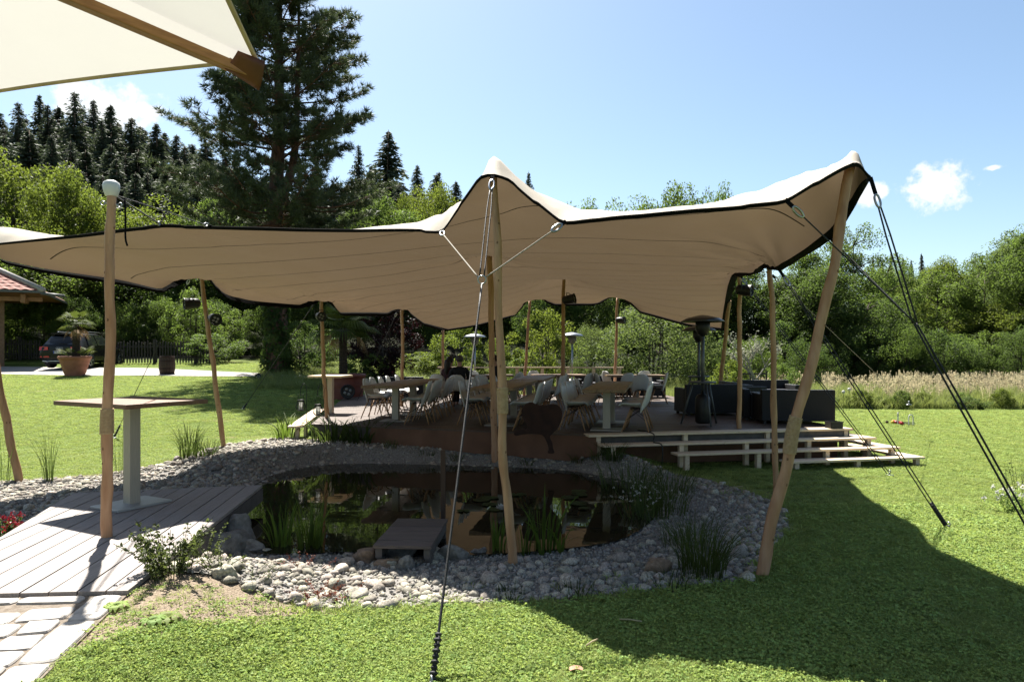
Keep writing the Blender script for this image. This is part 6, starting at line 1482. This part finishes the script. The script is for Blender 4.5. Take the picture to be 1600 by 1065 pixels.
def herb(name, label, px, py, D, n, h, spread, leaf, m, seed, cat='plant', lean=.5, per=26, z=None, stem=.004, flower=None):
    """stems carrying pairs of small leaves"""
    global rng
    rng = np.random.default_rng(seed); random.seed(seed); p = P(px, py, D); zz = gz1(p.x, p.y) if z is None else z; t = thing(name, label, cat, (p.x, p.y, zz)); mb = MB(); C, Nn, Fl = [], [], []
    for i in range(n):
        a = random.uniform(0, 2*PI); l = random.uniform(.1, 1.1)*lean*h; hh = h*random.uniform(.55, 1.05); b = Vector((math.cos(a)*spread*random.random(), math.sin(a)*spread*random.random(), 0)); e = b+Vector((math.cos(a)*l, math.sin(a)*l, hh)); md = b.lerp(e, .5)+Vector((0, 0, .1*hh)); cr = catmull([b, md, e], 8); mb.tube(cr, [stem*(1-.6*q/(len(cr)-1)) for q in range(len(cr))], 4, False)
        for q in range(per):
            f = .15+.85*q/per; pt = cr[min(int(f*(len(cr)-1)), len(cr)-1)]; aa = q*1.9+random.random(); C.append((pt.x+math.cos(aa)*leaf*.8, pt.y+math.sin(aa)*leaf*.8, pt.z+random.uniform(-.01, .015))); Nn.append((math.cos(aa)*.3, math.sin(aa)*.3, .9))
        if flower: Fl.append(tuple(e))
    mb.build('stems', M[m], t, world=False); v, f = leaf_quads(np.array(C), leaf*1.7, np.array(Nn), .6); link('leaves', np_mesh('leaves', v, f), M[m], t)
    if flower:
        c = np.repeat(np.array(Fl), 10, 0)+rng.normal(size=(len(Fl)*10, 3))*flower[1]*.5; v, f = leaf_quads(c, flower[1], None, .8); tag(link('flowers', np_mesh('flowers', v, f), M[flower[0]], t), kind='stuff')
    return t
herb('herb_bush', 'sunlit bushy herb growing at the platform corner', 262, 945, 5.05, 30, .40, .18, .020, 'herb', 1, lean=.75, per=46); herb('herb_bush', 'small sprawling herb right of the bushy one', 345, 925, 5.25, 9, .26, .10, .014, 'herb', 2, lean=.9, per=22); herb('herb_bush', 'small herb at the foot of the platform edge', 318, 888, 5.65, 8, .3, .1, .014, 'herb', 3, lean=.6)
herb('creeping_plant', 'red tinged creeping plant among the sunlit stones', 500, 925, 5.3, 30, .09, .22, .012, 'redleaf', 4, lean=1.9, per=16, stem=.002); herb('creeping_plant', 'thin yellowish weed on the stones left of the red one', 395, 925, 5.25, 10, .17, .12, .010, 'herb', 5, lean=1, per=14, stem=.002); herb('creeping_plant', 'red speckled weed by the fine gravel under the iris', 480, 885, 5.95, 12, .13, .22, .012, 'redleaf', 6, lean=1.2, per=9, stem=.002)
herb('red_flowers', 'clump of dark red flowers at the left picture edge', 10, 812, 6.75, 46, .26, .20, .020, 'leaf_c2', 7, lean=.45, per=18, flower=('redflower', .045)) if 'leaf_c2' in M else herb('red_flowers', 'clump of dark red flowers at the left picture edge', 6, 806, 6.9, 40, .24, .17, .018, 'leaf_c', 7, lean=.45, per=22, flower=('redflower', .026))
herb('white_flowers', 'white clover like flowers at the right picture edge', 1592, 800, 8.1, 30, .30, .22, .03, 'grass2', 8, lean=.6, per=12, flower=('whitepetal', .03)); herb('weed_patch', 'tall thin weeds behind the white flowers at right', 1598, 770, 8.9, 14, .55, .2, .02, 'sedge', 9, lean=.3, per=12)
herb('white_speckled_plant', 'shaded plant with tiny white flowers at the right pond edge', 1010, 800, 7.9, 40, .42, .3, .012, 'leaf_c', 10, lean=.4, per=10, flower=('whitepetal', .014))
for i, (px, py, lab) in enumerate(((262, 993, 'flat dandelion rosette on the bare soil'), (240, 1002, 'second smaller rosette on the bare soil'), (182, 985, 'weed seedling beside the paving edge'))):
    p = G(px, py, .12); z = gz1(p.x, p.y); t = thing('dandelion', lab, 'plant', (p.x, p.y, z)); mb = MB()
    for k in range(13):
        a = k*2.4; L = random.uniform(.09, .15)*(1 if i == 0 else .7); d = Vector((math.cos(a), math.sin(a), 0)); s = Vector((-d.y, d.x, 0)); pts = [(0, .004), (.3, .012), (.5, .007), (.7, .019), (.82, .01), (1, .001)]
        vs = []
        for f, w in pts: c = d*L*f+Vector((0, 0, .03*math.sin(f*PI)+.012)); vs += [c-s*w, c+s*w]
        mb.add(vs, [(2*q, 2*q+1, 2*q+3, 2*q+2) for q in range(5)])
    mb.build('rosette', M['grass2'], t, world=False)
# water lilies
random.seed(4); lil = thing('water_lily', 'water lily pads with one white flower right of the dock', 'water lily', (.1, 8.6, .0))
for i in range(14):
    x = random.uniform(-.6, 1.1); y = 8.6+random.uniform(-.45, .8); r_ = random.uniform(.07, .13); a0 = random.uniform(0, 6.28); mb = MB(); mb.add([(x, y, .012)]+[(x+r_*math.cos(a0+.25+k*(2*PI-.5)/14), y+r_*math.sin(a0+.25+k*(2*PI-.5)/14), .012+random.uniform(.0, .01)) for k in range(15)], [(0, k+1, k+2) for k in range(14)]); mb.build('pad', M['lily'], lil)
fp = G(783, 796, .05); mb = MB()
for k in range(22):
    a = k*2.4; el = .25+.9*(k/22); L = .085; d = Vector((math.cos(a)*math.cos(el), math.sin(a)*math.cos(el), math.sin(el))); s = Vector((-math.sin(a), math.cos(a), 0)); b = fp; mb.add([b, b+d*L*.6-s*.018, b+d*L, b+d*L*.6+s*.018], [(0, 1, 2, 3)])
mb.build('flower', M['whitepetal'], lil)
# dry leaf on the lawn
g = G(900, 1047, .03); mb = MB(); mb.grid(lambda u, v: (g.x+(u-.5)*.085*(1-.3*abs(v-.5)), g.y+(v-.5)*.05, g.z+.012+.02*math.sin(u*3)*abs(v-.5)), 5, 4); tag(mb.build('fallen_leaf', M['dryleaf'], None, True, origin=g), 'dry pinkish leaf lying on the front lawn', 'leaf')
for i, (px, py, D) in enumerate(((1318, 612, 22.0), (1327, 608, 22.6))):
    p = P(px, py, D); t = thing('seed_head', ('nearer', 'farther')[i]+' round pale seed head in the meadow right of the sofa', 'flower', (p.x, p.y, gz1(p.x, p.y))); MB().tube([(p.x, p.y, gz1(p.x, p.y)), p], .006, 4).build('stem', M['sedge'], t); MB().sphere(p, .055).build('head', M['whitepetal'], t, True)

# ------------------------------------------------------------------ grass
rng = np.random.default_rng(55); random.seed(55)
def lawn_tuft(seed, n, h, w, spread):
    me = blades(n, h, spread, w, .8, seed); return me
gs = []
for i in range(3):
    o = link('grass_tuft', blades(26, .034, .048, .0036, 1.0, 200+i), M['grass'], None, False, (.6+.2*i, 4.6, gz1(.6+.2*i, 4.6))); tag(o, 'short lawn grass tuft in the foreground', 'grass', 'lawn tufts', 'stuff'); gs.append(o)
def clover(seed):
    r_ = np.random.default_rng(seed); c = []; nr = []
    for i in range(14):
        x, y = r_.normal(size=2)*.030; z = r_.uniform(.010, .030)
        for k in range(3): a = k*2.09+r_.random(); c.append((x+math.cos(a)*.0056, y+math.sin(a)*.0056, z)); nr.append((r_.normal()*.25, r_.normal()*.25, 1))
    v, f = leaf_quads(np.array(c), .0125, np.array(nr), .95); return np_mesh('clover', v, f)
cs = []
for i in range(2):
    o = link('clover_patch', clover(300+i), M['grass2'], None, False, (.5+.3*i, 4.4, gz1(.5+.3*i, 4.4))); tag(o, 'clover leaves in the foreground lawn', 'clover', 'lawn tufts', 'stuff'); cs.append(o)
def lawn_pts(n, d0, d1, powr):
    D = (rng.random(n)*(d1**powr-d0**powr)+d0**powr)**(1/powr); x = rng.uniform(-.95, 1.1, n)*D; y = D
    k = ~inpoly(x, y, BANK) & ~inpoly(x, y, PLAT) & ~inpoly(x, y, WATER) & ~inpoly(x, y, DECK)
    pv = [(pe.x, pe.y), (pe.x+pd_.x*3, pe.y+pd_.y*3), (pe.x-4, pe.y-3), (pe.x-4, pe.y+.4)]
    k &= ~inpoly(x, y, pv) & ~(inpoly(x, y, soilp) & (rng.random(n) < .93)) & ~((polydist(x, y, soilp) < .15) & (rng.random(n) < .5))
    k &= ~((polydist(x, y, BANK) < .18) & (rng.random(n) < .6))
    k &= rng.random(n) < 1-.55*sstep(.25, .8, vnoise(x*.7, y*1.6, 1.0))
    return x[k], y[k]
x, y = lawn_pts(142000, 3.15, 8.5, .7); kk = rng.random(len(x)) < .38+.42*vnoise(x, y, 1.1)
s = rng.uniform(.7, 1.3, len(x))*(.56+.068*y)*(1+.22*vnoise(x, y, 2.3))
m1 = kk; z = gz(x, y)
rt = zrot(len(x)); rt[:, :2] = rng.uniform(-.2, .2, (len(x), 2))
scatter('lawn_grass', np.stack([x, y, z], 1)[~m1], rt[~m1], s[~m1], gs, None, None, 'short mown grass blades of the near lawn', 'grass')
scatter('lawn_clover', np.stack([x, y, z], 1)[m1], rt[m1], s[m1]*1.15, cs, None, None, 'clover leaves mixed into the near lawn', 'clover')
x, y = lawn_pts(84000, 8.5, 36, .6); k = ((y < 22.8) | (x < -3.2)) & ~((y > 24) & (x > -9+(y-24)*-.35)) & (np.abs(y-np.interp(x, [q[0] for q in drive], [q[1] for q in drive])) > np.where(x < -17, 2.6, np.clip(2.6-(x+17)*.25, .5, 3))); x, y = x[k], y[k]; z = gz(x, y); s = rng.uniform(.8, 1.4, len(x))*(.75+.055*y)
scatter('far_lawn_grass', np.stack([x, y, z], 1), zrot(len(x)), np.stack([s, s, s*.75], 1), gs, None, None, 'short mown grass of the farther lawn', 'grass')
# longer uncut grass along the stones and between them
n = 5200; x = rng.uniform(-3, 3.6, n); y = rng.uniform(4.8, 10.5, n); d = polydist(x, y, BANK); ins = inpoly(x, y, BANK); k = ((~ins & (d < .13)) | (ins & (d < .45) & (rng.random(n) < .035+.07*(vnoise(x, y, 2.2) > .3)))) & ~inpoly(x, y, PLAT) & (x > -1.7); x, y = x[k], y[k]
scatter('edge_grass', np.stack([x, y, gz(x, y)+.005], 1), zrot(len(x)), rng.uniform(1.2, 2.6, len(x)), gs, None, None, 'longer uncut grass between lawn and pond stones', 'grass')
for px, py, a, L, lab in ((1150, 764, .3, .22, 'pale broken stick on the shaded lawn below the steps'), (985, 975, -.4, .16, 'thin dry stalk on the shaded front lawn'), (925, 1010, .8, .12, 'short dry straw on the lawn at the shadow edge')):
    q = G(px, py, .02); v_ = Vector((math.cos(a), math.sin(a), .05)); tag(MB().tube([q-v_*L/2+Vector((0, 0, .03)), q+Vector((0, 0, .035)), q+v_*L/2+Vector((0, 0, .03))], .006, 5).build('dry_stick', M['straw'], None, True, origin=q), lab, 'stick')
# meadow
ms = []
for i in range(3):
    me = blades(16, .85, .16, .012, .35, 400+i)
    o = link('meadow_tuft', me, M['meadow'], None, False, (13+.6*i, 24.3, gz1(13+.6*i, 24.3))); tag(o, 'tall unmown meadow grass behind the right lawn', 'grass', 'meadow tufts', 'stuff'); ms.append(o)
def seedheads(seed):
    r_ = np.random.default_rng(seed); V, Fq, o = [], [], 0
    for i in range(9):
        a = r_.uniform(0, 6.28); rr = .2*math.sqrt(r_.random()); b = np.array([math.cos(a)*rr, math.sin(a)*rr, 0]); h = r_.uniform(.75, 1.15); e = b+np.array([r_.normal()*.10, r_.normal()*.10, h]); w = .004
        V += [b+[w, 0, .2], b-[w, 0, -.2], e-[w, 0, 0], e+[w, 0, 0]]; Fq.append((o, o+1, o+2, o+3)); o += 4
        for q in range(5):
            c = e-(e-b)*.035*q; d = r_.normal(size=3)*.03; V += [c, c+d+[.012, 0, .02], c+[0, 0, .05], c-d+[-.012, 0, .02]]; Fq.append((o, o+1, o+2, o+3)); o += 4
    return np_mesh('heads', np.array(V), np.array(Fq))
hs_ = []
for i in range(2):
    o = link('seed_heads', seedheads(500+i), M['straw'], None, False, (15+.6*i, 25, gz1(15+.6*i, 25))); tag(o, 'pinkish tan meadow seed heads', 'grass', 'meadow tufts', 'stuff'); hs_.append(o)
n = 9000; y = rng.uniform(23.2, 34, n); x = rng.uniform(.12, .86, n)*y; k = (x > 5.4) & (y > 23.2+.02*x+.25*vnoise(x, y, .8)); x, y = x[k], y[k]; z = gz(x, y)
ed_ = sstep(23.0, 24.6, y); s = rng.uniform(.6, 1.1, len(x))*(.42+.40*ed_)
scatter('meadow_grass', np.stack([x, y, z], 1), zrot(len(x)), np.stack([np.ones_like(s)*1.1, np.ones_like(s)*1.1, s], 1), ms, None, None, 'tall meadow grass between right lawn and forest', 'grass')
n = 1100; y = rng.uniform(24.0, 33, n); x = rng.uniform(.2, .86, n)*y; k = (.8*vnoise(x, y, .35)+1.1*sstep(.36, .66, x/y)+.45*rng.normal(size=len(x)) > .75) & (x > 7); x, y = x[k], y[k]; z = gz(x, y); s = rng.uniform(.62, 1.0, len(x))
scatter('meadow_seed_heads', np.stack([x, y, z], 1), zrot(len(x)), s, hs_, None, None, 'pinkish tan seed heads over the right meadow', 'grass')
for i in range(16):
    y0_ = 23.6+.5*math.sin(i*2.7)+.02*i; x0_ = 5.9+i*.86+.3*math.sin(i*1.9)
    tree('weed_clump', 'bush', ('leaf_a', 'leaf_b', 'leaf_c')[i % 3], x0_, y0_, random.uniform(.13, .24), 'leafy weed clump at the mown edge of the meadow, %s from the left' % ORDN[i], random.uniform(.16, .30), 'weeds along the meadow edge', cat='plant')
n = 9000; y = rng.uniform(23.5, 40, n); x = rng.uniform(-.42, .30, n)*y; k = (x > -9+(y-24)*-.35) & ((x < 5.4) | (y > 24)) ; x, y = x[k], y[k]; z = gz(x, y); s = rng.uniform(.35, .75, len(x))*np.where(x < -3, .55, 1)
scatter('back_meadow_grass', np.stack([x, y, z], 1), zrot(len(x)), np.stack([np.ones_like(s), np.ones_like(s), s], 1), ms, None, None, 'bright meadow grass behind the deck', 'grass')

# ------------------------------------------------------------------ people at the rear table
def skin_mesh(name, verts, edges, radii, root, m, parent, sub=2):
    me = bpy.data.meshes.new(name); me.from_pydata([tuple(v) for v in verts], edges, []); me.materials.append(m)
    o = bpy.data.objects.new(name, me); COL.objects.link(o); o.parent = parent
    o.modifiers.new('skin', 'SKIN').use_smooth_shade = True
    for i, r_ in enumerate(radii):
        rr = r_ if isinstance(r_, tuple) else (r_, r_); me.skin_vertices[0].data[i].radius = rr; me.skin_vertices[0].data[i].use_root = (i == root)
    sb_ = o.modifiers.new('sub', 'SUBSURF'); sb_.levels = sub; sb_.render_levels = sub
    return o
def person(loc, rz, label, top, trousers, hair, longhair, turn=0, arms='table'):
    """seated, facing +y; seat surface .45 above the deck"""
    t = thing('person', label, 'person', loc, rz)
    S = Vector; v = [S((0, 0, .53)), S((0, -.01, .68)), S((0, -.03, .84)), S((0, -.02, .98)), S((0, 0, 1.05)), S((0, .015, 1.12)), S((.01*turn, .03, 1.19)), S((.012*turn, .035, 1.26))]
    rad = [(.155, .115), (.14, .105), (.16, .11), (.13, .085), (.055, .055), (.055, .06), (.078, .09), (.062, .075)]; e = [(i, i+1) for i in range(7)]
    def chain(pts, rs, frm):
        k = len(v)
        for i, (p, r_) in enumerate(zip(pts, rs)): v.append(S(p)); rad.append(r_); e.append((frm if i == 0 else k+i-1, k+i))
        return len(v)-1
    arms_i = []
    for s in (-1, 1):
        a0 = len(v); w = chain([(s*.14, -.02, .97), (s*.205, -.01, .93), (s*.25, .05, .70), (s*.20, .25, .735), (s*.17, .31, .75)], [.06, .056, .042, .032, .036], 3); arms_i.append((a0, w))
        for q in range(5):
            an = (q-2)*.28; ln = (.055, .075, .08, .072, .055)[q]; b = v[w]; f = S((math.sin(an)*s, math.cos(an), -.05)); 
            if q == 0: f = S((-s*.75, .6, -.05))
            p1 = b+f*.04; p2 = p1+f*ln*.55; p3 = p2+(f+S((0, 0, -.35)))*ln*.45; chain([p1, p2, p3], [.010, .009, .008], w)
        chain([(s*.09, .05, .50), (s*.115, .24, .505), (s*.12, .42, .49), (s*.12, .44, .28), (s*.12, .42, .08), (s*.125, .50, .04), (s*.125, .57, .03)], [.085, .082, .062, .056, .042, .04, .032], 0)
    skin_mesh('body', v, e, rad, 0, M['skin'], t)
    tv = [v[i] for i in range(4)]+[S((0, 0, 1.035))]; tr_ = [(.165, .125), (.152, .117), (.172, .122), (.142, .098), (.068, .068)]; te = [(0, 1), (1, 2), (2, 3), (3, 4)]
    for s in (-1, 1):
        k = len(tv); tv += [S((s*.14, -.02, .97)), S((s*.207, -.01, .925)), S((s*.25, .05, .70)), S((s*.205, .235, .733))]; tr_ += [.072, .07, .054, .042]; te += [(3, k), (k, k+1), (k+1, k+2), (k+2, k+3)]
    skin_mesh('jacket', tv, te, tr_, 0, M[top], t)
    pv = [S((0, 0, .54))]; pr = [(.165, .125)]; pe_ = []
    for s in (-1, 1):
        k = len(pv); pv += [S((s*.09, .05, .50)), S((s*.115, .24, .505)), S((s*.12, .42, .49)), S((s*.12, .44, .28)), S((s*.12, .42, .11))]; pr += [.097, .093, .074, .066, .056]; pe_ += [(0, k), (k, k+1), (k+1, k+2), (k+2, k+3), (k+3, k+4)]
    skin_mesh('trousers', pv, pe_, pr, 0, M[trousers], t)
    for s in (-1, 1): MB().sphere((s*.125, .50, .035), .06, (.75, 1.9, .65), 10, 6).build('shoe', M['black'], t, True, world=False)
    hx = .012*turn
    for s in (-1, 1): MB().sphere((hx+s*.03, .118, 1.225), .011, seg=8, rings=5).build('eye', M['black'], t, True, world=False); MB().sphere((hx+s*.082, .03, 1.21), .022, (.4, .8, 1.2), 8, 5).build('ear', M['skin'], t, True, world=False)
    MB().add([(hx-.012, .118, 1.21), (hx+.012, .118, 1.21), (hx, .145, 1.195), (hx, .116, 1.235), (hx, .12, 1.185)], [(0, 2, 3), (2, 1, 3), (0, 4, 2), (4, 1, 2)]).build('nose', M['skin'], t, world=False)
    MB().sphere((hx, .112, 1.165), .02, (1.2, .5, .3), 8, 5).build('mouth', M['maroon'], t, True, world=False)
    mb = MB(); mb.sphere((hx, .012, 1.245), .104, (.93, 1.02, .92), 16, 9)
    if longhair:
        mb.tube(catmull([(hx, -.06, 1.24), (hx, -.085, 1.12), (hx, -.10, .98), (hx, -.11, .86)], 12), [.075, .085, .09, .09, .085, .08, .078, .074, .07, .064, .055, .045, .03][:len(catmull([(hx, -.06, 1.24), (hx, -.085, 1.12), (hx, -.10, .98), (hx, -.11, .86)], 12))], 12)
    h_ = mb.build('hair', M[hair], t, True, world=False)
    return t
x, y = at_px(718, 17.2); person((x, y, ZD-.03), R(8), 'person in a dark jacket with short grey hair seen from behind at the rear table', 'navy', 'navy', 'hair_g', False)
x, y = at_px(702, 17.7); person((x, y, ZD-.06), R(-38), 'person with long dark hair turned towards the neighbour in the dark jacket', 'maroon', 'navy', 'hair_d', True, 1)
x, y = at_px(774, 18.2); person((x, y, ZD-.02), R(100), 'person with dark hair mostly hidden behind the crooked pole', 'navy', 'navy', 'hair_d', False)
